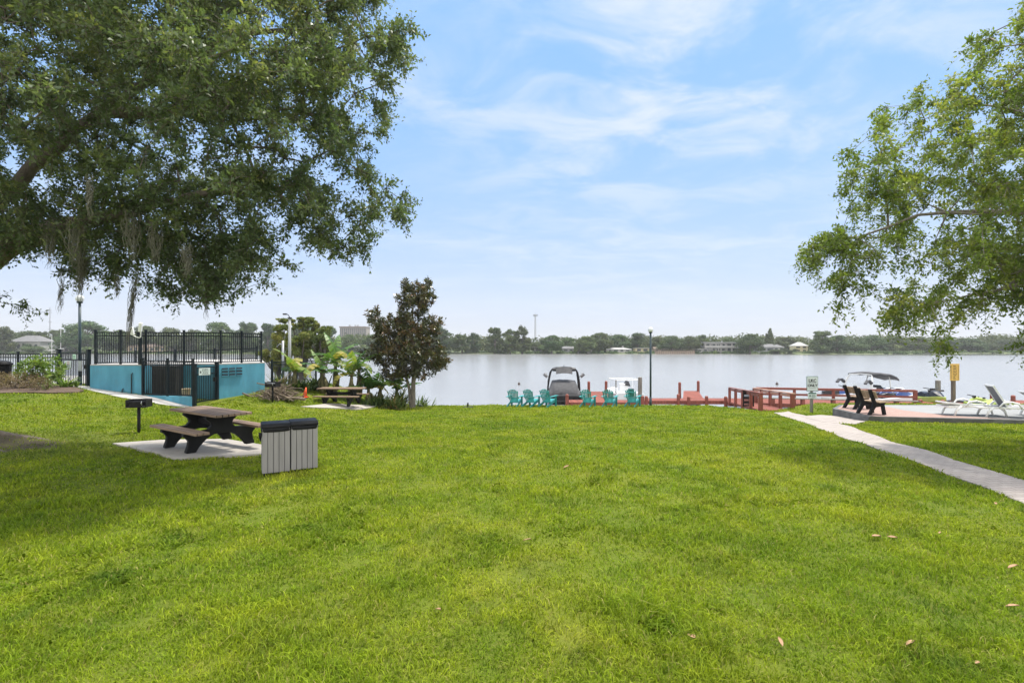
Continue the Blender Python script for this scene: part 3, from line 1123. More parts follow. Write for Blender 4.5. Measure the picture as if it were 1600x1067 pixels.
# ================================================================== the pool building and its fences
def fence(name, label, pts, h, post_at, parent_loc=None, gap=0.10, pw=0.018, rails=(0.06, -0.16, -0.03), base=None, postw=0.065, top_over=0.05, cat='fence'):
    """metal picket fence along a plan line; pts (x, y, z); pickets and rails are one panel per bay, posts are parts"""
    r = thing(name, label, cat, pts[0])
    o = Vector(pts[0])
    seg = [(Vector(pts[i]), Vector(pts[i + 1])) for i in range(len(pts) - 1)]
    posts = []
    for a, b in seg:
        L = (b - a).length
        k = max(1, round(L / post_at))
        for j in range(k):
            p, q = a.lerp(b, j / k), a.lerp(b, (j + 1) / k)
            posts.append(p)
            m = MB()
            for rz in rails:
                zz = rz if rz >= 0 else h + rz
                m.bar(p - o + Vector((0, 0, zz)), q - o + Vector((0, 0, zz)), 0.03, 0.04)
            n = max(2, round((q - p).length / gap))
            for i in range(1, n):
                c = p.lerp(q, i / n) - o
                m.bar(c + Vector((0, 0, 0.05)), c + Vector((0, 0, h - 0.01)), pw, pw, (1, 0, 0))
            m.build('picket_panel', 'fence_paint', r)
    posts.append(seg[-1][1])
    for p in posts:
        m = MB()
        c = p - o
        m.box(c + Vector((0, 0, h / 2)), (postw, postw, h + top_over * 2))
        m.box(c + Vector((0, 0, h + top_over + 0.012)), (postw + 0.02, postw + 0.02, 0.03))
        m.build('post', 'fence_paint', r, bevel=0.004)
    return r


TOPZ = 1.43
WL = (-16.25, 19.72)     # left end of the front wall
WC = (-14.25, 19.72)     # its corner
WB0 = (-14.05, 20.35)    # recessed wall, left end
WB1 = (-11.72, 20.5)
WR = (-10.72, 22.2)      # right end


def make_pool_building():
    r = thing('pool_building', 'low blue stuccoed pool house wall block with pale flat deck on top', 'building', (WL[0], WL[1], 0))
    o = Vector((WL[0], WL[1], 0))
    ring = [WL, WC, WB0, WB1, WR, (-13.1, 26.8), (-16.25, 26.8)]
    m = MB()
    m.loft([[(x - o.x, y - o.y, -1.0) for x, y in ring], [(x - o.x, y - o.y, TOPZ) for x, y in ring]])
    m.build('wall', 'teal_wall', r)
    d = MB()
    d.loft([[(x - o.x, y - o.y, TOPZ + 0.003) for x, y in ring], [(x - o.x, y - o.y, TOPZ + 0.05) for x, y in ring]])
    d.build('roof_deck', 'pale_concrete', r, bevel=0.006)
    # vent grille of two rows in the right wall
    a, b = Vector((WB1[0], WB1[1], 0)), Vector((WR[0], WR[1], 0))
    dr = (b - a).normalized()
    nn = Vector((dr.y, -dr.x, 0))
    m = MB()
    g = MB()
    for k in range(3):
        for j in range(3):
            c = a + dr * (0.22 + 0.30 * k) + nn * 0.012 + Vector((0, 0, 1.27 - 0.125 * j)) - o
            g.bar(c - dr * 0.12, c + dr * 0.12, 0.03, 0.05)
            m.bar(c - dr * 0.135 + Vector((0, 0, -0.045)) + nn * 0.02, c + dr * 0.135 + Vector((0, 0, -0.045)) + nn * 0.02, 0.05, 0.022)
    f = g.build('vent', 'gel_dark', r)
    m.build('louvre', 'teal_wall', f)
    # downpipes on the front wall
    for x, z0, z1 in ((-14.62, 0.10, 1.15), (-14.98, 0.14, 0.55)):
        m = MB()
        m.tube([(x - o.x, -0.05, z0), (x - o.x, -0.05, z1 - 0.05), (x - o.x, 0.02, z1)], 0.022, 8)
        m.box((x - o.x, -0.04, z0 + 0.03), (0.09, 0.07, 0.06))
        m.build('downpipe', 'pole_dark', r)
    # low plinth carrying the enclosure fence
    m = MB()
    pl = [(-14.22, 19.62), (-11.75, 18.85), (-11.72, 18.98), (-11.9, 19.1), (-14.2, 19.8)]
    m.loft([[(x - o.x, y - o.y, -0.6) for x, y in pl], [(x - o.x, y - o.y, 0.30) for x, y in pl]])
    m.build('plinth', 'teal_wall', r)


make_pool_building()
fence('metal_fence', 'tall dark picket fence standing on top of the blue pool wall', [(-16.15, 19.85, TOPZ + .05), (-14.2, 19.85, TOPZ + .05), (-11.75, 20.65, TOPZ + .05), (-10.85, 22.15, TOPZ + .05)], 1.26, 1.05, gap=0.085)
fence('metal_fence', 'low dark picket fence at the rear edge of the blue pool deck', [(-21.5, 26.5, TOPZ - .25), (-15.4, 26.5, TOPZ - .05), (-13.2, 26.5, TOPZ + .05)], 0.62, 2.2, gap=0.11, rails=(0.06, -0.03))
fence('metal_fence', 'dark picket enclosure fence on the low blue plinth in front of the pool equipment', [(-14.18, 19.66, 0.3), (-11.78, 18.92, 0.3)], 1.35, 1.3, gap=0.10)
fence('metal_fence', 'dark picket pool fence at far left behind the shrubs', [(-27.5, 21.8, 0.45), (-18.5, 20.85, 0.46)], 1.42, 1.7, gap=0.115)
fence('metal_fence', 'short dark fence run between the blue wall and the banana plants', [(-10.6, 22.6, 0.15), (-10.35, 24.6, 0.15), (-10.1, 26.4, 0.1)], 1.35, 1.9, gap=0.10)


def gate(name, label, p, q, h, z, boards=()):
    r = thing(name, label, 'gate', (p[0], p[1], z))
    a = Vector((0, 0, 0))
    b = Vector((q[0] - p[0], q[1] - p[1], 0))
    d = b.normalized()
    for c, nm in ((a, 'post'), (b, 'post')):
        m = MB()
        m.box(c + Vector((0, 0, h / 2 + 0.03)), (0.11, 0.11, h + 0.16), math.atan2(d.y, d.x))
        m.box(c + Vector((0, 0, h + 0.125)), (0.14, 0.14, 0.03), math.atan2(d.y, d.x))
        m.build(nm, 'fence_paint', r)
    m = MB()
    p0, p1 = a + d * 0.10, b - d * 0.10
    for zz in (0.08, h - 0.28, h - 0.03):
        m.bar(p0 + Vector((0, 0, zz)), p1 + Vector((0, 0, zz)), 0.04, 0.045)
    for c in (p0, p1):
        m.bar(c + Vector((0, 0, 0.06)), c + Vector((0, 0, h)), 0.045, 0.045, (1, 0, 0))
    n = max(3, round((p1 - p0).length / 0.11))
    for i in range(1, n):
        c = p0.lerp(p1, i / n)
        m.bar(c + Vector((0, 0, 0.08)), c + Vector((0, 0, h - 0.02)), 0.022, 0.022, (1, 0, 0))
    m.build('gate_leaf', 'fence_paint', r)
    l = MB()
    l.box(p1 - d * 0.06 + Vector((0.03, -0.04, h * 0.62)), (0.09, 0.08, 0.16))
    l.build('latch', 'black_iron', r)
    return r, d


def text(body, size, mat, parent, loc, rz=0.0, name='lettering', tilt=90, roll=0.0):
    c = bpy.data.curves.new(name, 'FONT')
    c.body = body
    c.size = size
    c.align_x = 'CENTER'
    c.align_y = 'CENTER'
    c.extrude = 0.002
    c.offset = 0.005 * size / 0.1
    tmp = bpy.data.objects.new(name, c)
    COL.objects.link(tmp)
    bpy.context.view_layer.update()
    me = bpy.data.meshes.new_from_object(tmp.evaluated_get(bpy.context.evaluated_depsgraph_get()))
    bpy.data.objects.remove(tmp)
    bpy.data.curves.remove(c)
    me.name = name
    o = bpy.data.objects.new(name, me)
    COL.objects.link(o)
    me.materials.clear()
    me.materials.append(MATS[mat])
    o.parent = parent
    o.location = loc
    o.rotation_euler = (R(tilt), roll, rz)
    return o


# gate at left with its signs
gate('metal_gate', 'dark picket gate with black post boxes beside the left end of the blue wall', (-18.4, 20.8), (-16.62, 20.1), 1.45, 0.47)
gate('metal_gate', 'dark narrow picket gate into the pool equipment enclosure beside the blue wall', (-11.72, 18.9), (-11.74, 20.36), 1.38, 0.02)


def flat_sign(name, label, c, wd, ht, rz, mat, marks, parent_cat='sign'):
    r = thing(name, label, parent_cat, c, rz)
    m = MB()
    m.box((0, 0, 0), (wd, 0.012, ht))
    m.build('sign_panel', mat, r, bevel=0.003)
    for mk, mm in marks:
        k = MB()
        for x, z, a, b in mk:
            k.box((x * wd, -0.008, z * ht), (a * wd, 0.006, b * ht))
        k.build('marking', mm, r)
    return r


def lines(n, x0=0.0, top=0.3, bot=-0.35, wd=0.7, th=0.06):
    out = []
    for i in range(n):
        z = top + (bot - top) * i / max(1, n - 1)
        wv = wd * (0.7 + 0.3 * random.random())
        # broken into word-like pieces
        x = x0 - wv / 2
        while x < x0 + wv / 2 - 0.04:
            ww = min(random.uniform(0.07, 0.2), x0 + wv / 2 - x)
            out.append((x + ww / 2, z, ww * 0.85, th))
            x += ww + 0.035
    return out


ga = math.atan2(20.1 - 20.8, -16.62 + 18.4)
flat_sign('gate_sign', 'white notice board with small red and black marks on the left pool gate', (-17.74, 20.46, 1.46), 0.40, 0.27, ga, 'sign_white', [([(-0.36, 0.02, 0.09, 0.3)], 'ink'), (lines(2, 0.08, 0.3, 0.05, 0.55, 0.1), 'ink_red'), (lines(3, 0.05, -0.1, -0.36, 0.65, 0.05), 'ink')])
flat_sign('gate_sign', 'small mint green sign at the top of the left pool gate', (-17.36, 20.31, 1.76), 0.20, 0.19, ga, 'sign_mint', [([(0, 0.1, 0.6, 0.16), (0, -0.2, 0.5, 0.1)], 'sign_green')])
flat_sign('gate_sign', 'grey rules board full of fine lines on the left pool gate', (-17.02, 20.18, 1.40), 0.25, 0.40, ga, 'sign_grey', [(lines(11, 0, 0.42, -0.42, 0.8, 0.035), 'sign_white')])
flat_sign('gate_sign', 'white notice with fine print on the enclosure gate by the blue wall', (-11.62, 19.35, 1.22), 0.46, 0.27, math.atan2(1.4, 0.55), 'sign_white', [([(-0.36, -0.05, 0.1, 0.3)], 'ink'), (lines(2, 0.05, 0.33, 0.15, 0.7, 0.09), 'ink'), (lines(3, 0.08, -0.05, -0.35, 0.6, 0.05), 'ink')])

# equipment behind the enclosure fence
r = thing('heater_cabinet', 'dark brown equipment cabinet with fine vertical louvres against the blue wall', 'cabinet', (-13.42, 19.95, 0.28))
m = MB()
m.box((0, 0, 0.55), (0.92, 0.5, 1.1))
m.build('cabinet_body', 'unit_brown', r, bevel=0.02)
m = MB()
for i in range(18):
    m.box((-0.42 + i * 0.049, -0.262, 0.53), (0.02, 0.02, 0.95))
m.build('louvre', 'unit_brown', r)
m = MB()
m.box((0, 0, 1.125), (0.97, 0.55, 0.05))
m.build('lid', 'unit_brown', r, bevel=0.015)
r = thing('plastic_bucket', 'tan plastic bucket standing inside the enclosure on the blue plinth', 'bucket', (-12.35, 19.4, 0.3))
m = MB()
m.cyl((0, 0, 0), (0, 0, 0.25), 0.13, 0.15, 14)
m.build('bucket_body', 'bucket_tan', r)
m = MB()
m.cyl((0, 0, 0.25), (0, 0, 0.275), 0.16, 0.16, 14)
m.build('rim', 'bucket_tan', r)

# lights or aerials on a bracket above the wall corner
r = thing('floodlight_mast', 'white twin floodlights on a short dark post at the corner of the blue wall', 'floodlight', (-14.28, 19.66, TOPZ + 0.05))
m = MB()
m.box((0, 0, 0.56), (0.09, 0.09, 1.12))
m.build('post', 'fence_paint', r)
for s, x, z, hh in ((-1, -0.22, 1.28, 0.30), (1, 0.10, 1.42, 0.34)):
    m = MB()
    m.tube([(0, -0.03, 1.02), (s * 0.08 - 0.02, -0.06, 1.05), (x, -0.1, z - hh * 0.5)], 0.022, 6)
    a = m.build('bracket', 'white_plastic', r)
    m = MB()
    m.box((x, -0.12, z), (0.105, 0.14, hh), 0.3, 0.15, 0.12 * s)
    m.build('lamp_head', 'white_plastic', r, bevel=0.02)
m = MB()
m.box((0.02, -0.05, 1.18), (0.13, 0.1, 0.12))
m.build('junction_box', 'fence_paint', r)


def trash_can():
    p = (-19.85, 19.9, float(zg(-19.85, 19.9)) + 0.04)
    r = thing('trash_can', 'black round litter bin at the left edge in front of the fence', 'trash can', p)
    m = MB()
    m.cyl((0, 0, 0), (0, 0, 0.78), 0.27, 0.31, 16)
    m.build('bin_body', 'black_plastic', r, smooth=False)
    m = MB()
    m.cyl((0, 0, 0.78), (0, 0, 0.86), 0.34, 0.33, 16)
    m.ball((0, 0, 0.86), 0.3, 14, (1, 1, 0.35))
    m.build('lid', 'black_plastic', r, smooth=True)


trash_can()


# ================================================================== lamp posts and poles
def lamp_post(label, p, h, globe=True):
    r = thing('lamp_post', label, 'lamp post', p)
    m = MB()
    m.cyl((0, 0, -0.2), (0, 0, 0.5), 0.075, 0.065, 12)
    m.cyl((0, 0, 0.5), (0, 0, h), 0.055, 0.047, 12)
    m.build('pole', 'pole_dark', r, smooth=True)
    m = MB()
    m.cyl((0, 0, h), (0, 0, h + 0.06), 0.09, 0.11, 12)
    m.build('collar', 'pole_dark', r)
    m = MB()
    m.ball((0, 0, h + 0.19), 0.15, 14)
    m.build('globe', 'globe', r, smooth=True)


p = at(1016.5, 637, 28.6)
lamp_post('slim dark lamp post with a small round globe at the lakeside near the dock', (p.x, p.y, float(zg(p.x, p.y))), 4.05)
lamp_post('tall dark lamp post under the oak beside the left pool gate', (-17.35, 20.55, 0.45), 3.45)

r = thing('white_pole', 'white utility pole with small fixture among the banana plants', 'pole', onto(-10.55, 24.3))
m = MB()
m.cyl((0, 0, -0.3), (0, 0, 3.25), 0.070, 0.060, 12)
m.build('pole', 'pole_white', r, smooth=True)
m = MB()
m.cyl((0, 0, 3.25), (0, 0, 3.30), 0.10, 0.10, 12)
m.tube([(0, 0, 3.3), (-0.05, -0.05, 3.42), (-0.14, -0.1, 3.46)], 0.02, 6)
m.box((-0.18, -0.12, 3.44), (0.16, 0.1, 0.07))
m.build('fixture', 'gel_dark', r)
r = thing('grey_pole', 'short grey post with a bent top arm beside the white utility pole', 'pole', onto(-11.05, 24.7))
m = MB()
m.cyl((0, 0, -0.3), (0, 0, 2.2), 0.06, 0.055, 10)
m.build('pole', 'galv', r, smooth=True)
m = MB()
m.tube([(0, 0, 2.0), (-0.15, 0, 2.05), (-0.3, 0, 1.9)], 0.02, 6)
m.build('arm', 'galv', r)


# ================================================================== picnic furniture
def picnic_table(name, label, p, rz, L=2.05, W=0.74, H=0.76, S=0.95, spread=1.36):
    r = thing(name, label, 'picnic table', p, rz)
    m = MB()
    for k in range(6):
        m.box((0, -W / 2 + W / 12 + k * W / 6, H - 0.025), (L, W / 6 - 0.008, 0.05))
    m.build('tabletop', 'table_boards', r, bevel=0.006)
    for s in (-1, 1):
        m = MB()
        for k in range(2):
            m.box((0, s * (0.62 + (k - 0.5) * 0.135), 0.425), (L, 0.128, 0.05))
        m.build('bench_seat', 'table_boards', r, bevel=0.006)
    for s in (-1, 1):
        # one moulded end frame: splayed feet, arched underneath, seat brackets, flared head
        half = [(0.0, 0.70), (0.31, 0.70), (0.33, 0.655), (0.235, 0.575), (0.205, 0.50), (0.27, 0.43), (0.44, 0.415), (0.50, 0.40),
                (0.74, 0.40), (0.76, 0.345), (0.70, 0.31), (0.645, 0.24), (0.655, 0.16), (spread / 2 + 0.02, 0.02), (spread / 2, 0.0), (spread / 2 - 0.17, 0.0),
                (spread / 2 - 0.235, 0.10), (0.31, 0.235), (0.17, 0.31), (0.0, 0.335)]
        poly = half + [(-x, z) for x, z in half[-2:0:-1]]
        m = MB()
        m.prism(poly, (s * S / 2, 0, 0), (0, 1, 0), (0, 0, 1), 0.10)
        m.build('leg_frame', 'black_plastic', r, bevel=0.012)
    m = MB()
    m.bar((-S / 2, 0, 0.52), (S / 2, 0, 0.52), 0.09, 0.12)
    m.build('stretcher', 'black_plastic', r)
    return r


picnic_table('picnic_table', 'brown plank picnic table with black arched legs on the near slab', (-6.52, 11.05, 0.05), R(-34))
p = G(534, 634)
picnic_table('picnic_table', 'brown plank picnic table with black legs on the far slab by the banana plants', (p.x, p.y, p.z + 0.045), R(-4), L=2.0, S=1.1, spread=1.4)


def litter_bin(name, label, p, rz):
    r = thing(name, label, 'trash bin', p, rz)
    m = MB()
    m.box((0, 0, 0.06), (0.40, 0.42, 0.12))
    m.build('base', 'black_plastic', r, bevel=0.01)
    W, D, H0, H1 = 0.435, 0.46, 0.055, 0.80
    m = MB()
    n = 5
    for k in range(n):
        x = -W / 2 + W / (2 * n) + k * W / n
        for s in (-1, 1):
            m.box((x, s * (D / 2 - 0.012), (H0 + H1) / 2), (W / n - 0.007, 0.024, H1 - H0))
        y = -D / 2 + 0.03 + (D - 0.06) / (2 * n) + k * (D - 0.06) / n
        for s in (-1, 1):
            m.box((s * (W / 2 - 0.012), y, (H0 + H1) / 2), (0.022, (D - 0.06) / n - 0.007, H1 - H0))
    m.build('side_boards', 'bin_boards', r, bevel=0.004)
    m = MB()
    m.box((0, 0, (H0 + H1) / 2 - 0.01), (W - 0.07, D - 0.07, H1 - H0 - 0.03))
    m.build('liner', 'black_plastic', r)
    # sack turned over the rim, a hinged lid that slopes forward
    m = MB()
    ring = []
    for k in range(28):
        t = 2 * math.pi * k / 28
        ring.append((math.cos(t), math.sin(t)))
    def sq(c, s, w_, d_):
        e = 0.22
        return (math.copysign(abs(c) ** e, c) * w_ / 2, math.copysign(abs(s) ** e, s) * d_ / 2)
    rr = []
    for z, gx in ((0.758, 0.018), (0.775, 0.03), (0.82, 0.022)):
        rr.append([(*[q * (1 + random.uniform(-0.012, 0.012)) for q in sq(c, s, W + gx, D + gx)], z + random.uniform(-0.022, 0.008)) for c, s in ring])
    m.loft(rr)
    m.build('bin_bag', 'black_plastic', r, smooth=True)
    m = MB()
    prof = [(-D / 2 - 0.02, 0.81), (D / 2 + 0.015, 0.815), (D / 2 + 0.015, 0.855), (D / 2 - 0.05, 0.885), (-D / 2 + 0.06, 0.88), (-D / 2 - 0.02, 0.842)]
    m.prism(prof, (0, 0, 0), (0, 1, 0), (0, 0, 1), W + 0.02)
    m.build('lid', 'black_plastic', r, bevel=0.018)
    return r


a_ = math.atan2(0.41, 0.78)
c0 = Vector((-4.12, 8.92))
d0 = Vector((0.78, 0.41)).normalized()
litter_bin('litter_bin', 'left of two joined grey slatted bins with its bag hanging out', (c0.x, c0.y, float(zg(c0.x, c0.y)) - 0.005), a_)
c1 = c0 + d0 * 0.45
litter_bin('litter_bin', 'right of two joined grey slatted bins with black lids', (c1.x, c1.y, float(zg(c1.x, c1.y)) - 0.005), a_)
b = bpy.data.objects['litter_bin']
m = MB()
m.tube([(-0.235, -0.20, 0.745), (-0.245, -0.21, 0.68), (-0.242, -0.205, 0.60)], [0.035, 0.025, 0.008], 6)
m.build('bag_tail', 'black_plastic', b, smooth=True)


def grill(name, label, p, rz, h=0.70, side=True):
    r = thing(name, label, 'grill', p, rz)
    m = MB()
    m.cyl((0, 0, -0.15), (0, 0, h), 0.038, 0.038, 10)
    m.build('post', 'black_iron', r, smooth=True)
    m = MB()
    W, D, H = 0.47, 0.36, 0.18
    m.box((0, 0, h + 0.012), (W, D, 0.02))
    m.box((0, D / 2 - 0.01, h + H / 2 + 0.02), (W, 0.016, H))
    m.box((0, -D / 2 + 0.01, h + H / 2 - 0.01), (W - 0.17, 0.016, H - 0.05))
    for s in (-1, 1):
        m.box((s * (W / 2 - 0.01), 0, h + H / 2 + 0.02), (0.016, D - 0.03, H))
    m.build('firebox', 'black_iron', r, bevel=0.003)
    m = MB()
    for k in range(9):
        m.bar((-W / 2 + 0.06 + k * 0.05, -D / 2 - 0.02, h + H - 0.03), (-W / 2 + 0.06 + k * 0.05, D / 2 - 0.03, h + H - 0.03), 0.012, 0.012)
    m.build('grate', 'galv' if not side else 'black_iron', r)
    m = MB()
    m.tube([(W / 2 - 0.08, -D / 2 - 0.03, h + 0.17), (W / 2 - 0.08, -D / 2 - 0.06, h + 0.12), (W / 2 - 0.08, -D / 2 - 0.03, h + 0.08)], 0.012, 6)
    m.build('handle', 'galv', r)
    return r


p = G(217, 676)
grill('park_grill', 'black steel park grill on a post beside the near picnic table', p, R(12), 0.66)
p = G(426, 628)
grill('park_grill', 'black post grill standing in front of the pile of cut branches', p, R(-10), 0.60, False)


def cone():
    p = onto(px(476, 22.6), 22.6)
    r = thing('traffic_cone', 'small orange traffic cone leaning beneath the banana plants', 'cone', p)
    m = MB()
    m.box((0, 0, 0.015), (0.30, 0.30, 0.03))
    m.build('base', 'cone_orange', r, bevel=0.008)
    m = MB()
    m.cyl((0, 0, 0.03), (0.06, 0, 0.44), 0.105, 0.025, 14)
    m.build('cone_body', 'cone_orange', r, smooth=True)


cone()


def brush_pile():
    c = G(425, 626)
    c = Vector((c.x, c.y + 0.5, c.z))
    m = MB()
    for k in range(240):
        a = random.gauss(0, 0.9) + (math.pi if random.random() < 0.5 else 0)
        L = random.uniform(0.35, 1.3)
        q = Vector((random.gauss(0, 0.42), random.gauss(0, 0.25), abs(random.gauss(0, 0.24)) + 0.03))
        q.z *= max(0.2, 1 - abs(q.x) / 1.3)
        d = Vector((math.cos(a), math.sin(a) * 0.6, random.uniform(-0.4, 0.7)))
        e = q + d * L * 0.5
        s = q - d * L * 0.5
        s.z = max(0.0, s.z)
        e.z = max(0.0, e.z)
        mdl = (s + e) / 2 + Vector((random.gauss(0, 0.05), 0, random.gauss(0, 0.05)))
        r0 = random.uniform(0.006, 0.026)
        m.tube([s, mdl, e], [r0, r0 * 0.8, r0 * 0.5], 5)
    m.tube([(0.5, -0.35, 0.1), (1.0, -0.45, 0.09), (1.35, -0.55, 0.06)], 0.06, 7)
    m.tube([(-1.35, -0.2, 0.28), (-1.0, -0.2, 0.13), (-0.4, -0.2, 0.12)], [0.03, 0.05, 0.05], 7)
    o = m.build('brush_pile', 'brush_wood', None, c)
    tag(o, 'heap of cut grey branches lying by the end of the blue wall', 'brush pile')


brush_pile()
r = thing('sprinkler_head', 'small dark sprinkler riser on a flat disc at the lakeside edge of the lawn', 'sprinkler', onto(G(731, 637).x, G(731, 637).y))
m = MB()
m.cyl((0, 0, 0.0), (0, 0, 0.05), 0.30, 0.26, 16)
m.build('disc', 'black_iron', r)
m = MB()
m.cyl((0, 0, 0.05), (0, 0, 0.26), 0.035, 0.045, 8)
m.build('riser', 'black_iron', r)


# ================================================================== lakeside chairs
def adirondack(name, label, p, rz, group):
    """faces +Y (the lake); seen from behind"""
    r = thing(name, label, 'chair', p, rz, group)
    m = MB()
    # fan back of tapered slats, leaning back
    n = 7
    for k in range(n):
        t = (k - 3) / 3
        x0, x1 = t * 0.20, t * 0.27
        top = 0.98 - 0.10 * t * t
        b0 = Vector((x0, -0.18, 0.22))
        b1 = Vector((x1, -0.50, top))
        d = b1 - b0
        nn = Vector((1, 0, 0)).cross(d).normalized()
        w0, w1 = 0.021, 0.030
        vs = []
        for q, ww in ((b0, w0), (b1, w1)):
            for sx in (-1, 1):
                for sn in (-1, 1):
                    vs.append(q + Vector((sx * ww, 0, 0)) + nn * (sn * 0.010))
        m.add(vs, [(0, 1, 3, 2), (4, 6, 7, 5), (0, 4, 5, 1), (2, 3, 7, 6), (0, 2, 6, 4), (1, 5, 7, 3)])
    bk = m.build('backrest', 'chair_teal', r)
    for z, y, ww in ((0.80, -0.455, 0.56), (0.50, -0.32, 0.62), (0.25, -0.21, 0.50)):
        m = MB()
        m.box((0, y, z), (ww, 0.03, 0.055), 0, R(-23))
        m.build('back_rail', 'chair_teal', bk)
    m = MB()
    for k in range(7):
        t = k / 6
        m.box((0, -0.20 + t * 0.56, 0.245 + t * 0.13 - 0.05 * max(0, t - 0.85)), (0.52, 0.083, 0.02), 0, R(13))
    m.build('seat', 'chair_teal', r)
    for s in (-1, 1):
        m = MB()
        m.prism([(-0.42, 0.585), (0.36, 0.585)], (0, 0, 0), (0, 1, 0), (0, 0, 1), 0.01) if False else None
        m.loft([[(s * 0.335 + dx * (0.055 if y < -0.2 else 0.075), y, z + dz) for dx, dz in ((-1, -0.012), (1, -0.012), (1, 0.012), (-1, 0.012))] for y, z in ((-0.46, 0.56), (-0.1, 0.57), (0.30, 0.58), (0.40, 0.578))])
        m.build('armrest', 'chair_teal', r)
        m = MB()
        m.bar((s * 0.29, 0.30, 0.0), (s * 0.29, 0.30, 0.565), 0.03, 0.10, (1, 0, 0))
        m.build('front_leg', 'chair_teal', r)
        m = MB()
        m.loft([[(s * 0.265 + dx * 0.013, y, z + dz) for dx, dz in ((-1, -h), (1, -h), (1, h), (-1, h))] for y, z, h in ((-0.72, 0.045, 0.045), (-0.2, 0.175, 0.06), (0.36, 0.325, 0.06))])
        m.build('rear_leg', 'chair_teal', r)
    return r


ADI = [(805, 'teal slatted lakeside chair at the far left of the row, apart from the boat', 10),
       (831, 'second teal slatted chair from the left, just left of the wakeboard boat', -3),
       (857, 'teal slatted chair directly before the wakeboard boat cover', -5),
       (919, 'teal slatted chair just right of the boat, before the red finger dock', 2),
       (953, 'middle teal slatted chair of the three before the red dock and white skiff', 3),
       (989, 'teal slatted chair at the right end of the row, nearest the lamp post', -2)]
adi0 = None
for u, lab, rz in ADI:
    y = 28.0
    x = (u - U0) / F * y
    loc = (x, y, float(zg(x, y)) + 0.01)
    if adi0 is None:
        adi0 = adirondack('adirondack_chair', lab, loc, R(rz - 27), 'teal chairs in a row facing the lake')
    else:
        dup(adi0, loc, R(rz - 27), lab)


# ================================================================== docks
def dock(name, label, corners, z, piles, mat='deck_boards', th=0.24):
    r = thing(name, label, 'dock', (*corners[0], z))
    o = Vector((*corners[0], z))
    m = MB()
    m.loft([[(x - o.x, y - o.y, -0.045) for x, y in corners], [(x - o.x, y - o.y, 0) for x, y in corners]])
    m.build('deck', mat, r)
    m = MB()
    n = len(corners)
    c = sum((Vector(q) for q in corners), Vector((0, 0))) / n
    for i in range(n):
        a, b = Vector(corners[i]), Vector(corners[(i + 1) % n])
        d = (b - a).normalized()
        nn = Vector((d.y, -d.x))
        if nn.dot(a - c) < 0:
            nn = -nn
        a3 = (a.x - o.x + nn.x * 0.022, a.y - o.y + nn.y * 0.022, -th / 2 + 0.005)
        b3 = (b.x - o.x + nn.x * 0.022, b.y - o.y + nn.y * 0.022, -th / 2 + 0.005)
        m.bar(a3, b3, 0.04, th)
    m.build('fascia', 'red_timber', r)
    for x, y, top in piles:
        m = MB()
        m.cyl((x - o.x, y - o.y, -1.8), (x - o.x, y - o.y, top), 0.115, 0.11, 10)
        m.cyl((x - o.x, y - o.y, top), (x - o.x, y - o.y, top + 0.05), 0.11, 0.06, 10)
        m.build('pile', 'red_timber', r)
    return r


DZ = -1.52




dock('dock', 'long red timber walkway dock running parallel to the shore', [(px(1003, 34.6), 34.6), (px(1137, 34.6), 34.6), (px(1139, 36.2), 36.2), (px(1004, 36.2), 36.2)], DZ,
     [(px(1010, 34.3), 34.3, 0.30), (px(1060, 34.4), 34.4, 0.42), (px(1076, 34.3), 34.3, 0.28), (px(1104, 34.4), 34.4, 0.30), (px(1134, 34.3), 34.3, 0.28)])
dock('finger_dock', 'red timber finger dock reaching out from the long walkway toward open water', [(px(1068, 36.25), 36.25), (px(1098, 36.25), 36.25), (px(1090, 42), 42), (px(1069, 42), 42)], DZ + 0.003,
     [(px(1062, 40.5), 40.5, 0.78), (px(1091, 41.8), 41.8, 0.80)])
dock('finger_dock', 'red timber finger dock between the wakeboard boat and white skiff', [(px(890, 33.6), 33.6), (px(1000, 33.6), 33.6), (px(998, 35.0), 35.0), (px(950, 35.2), 35.2), (px(948, 41.5), 41.5), (px(921, 41.5), 41.5), (px(921, 35.2), 35.2), (px(890, 35.2), 35.2)], DZ,
     [(px(886, 33.3), 33.3, 0.52), (px(920, 39.5), 39.5, 0.92), (px(947, 39.5), 39.5, 0.95), (px(1004, 33.0), 33.0, 0.45)])
dock('railed_dock', 'wide red timber dock with bench rails beside the ramp', [(px(1180, 33.2), 33.2), (px(1432, 31.2), 31.2), (px(1432, 34.8), 34.8), (px(1140, 36.2), 36.2), (px(1138, 33.5), 33.5)], DZ,
     [(px(1300, 31.9), 31.9, 0.05)])
dock('side_dock', 'low red dock with short round piles beside the watercraft at right', [(px(1436, 31), 31), (px(1520, 30.2), 30.2), (px(1520, 32), 32), (px(1436, 33), 33)], DZ + 0.22,
     [(px(1438, 30.9), 30.9, 0.22), (px(1473, 30.6), 30.6, 0.22), (px(1488, 30.5), 30.5, 0.20)])
dock('side_dock', 'low red dock at the right edge of the picture beyond the loungers', [(px(1578, 29), 29), (px(1680, 28), 28), (px(1680, 31), 31), (px(1580, 32), 32)], DZ + 0.32,
     [(px(1550, 33), 33, 0.55), (px(1583, 29), 29, 0.55)])


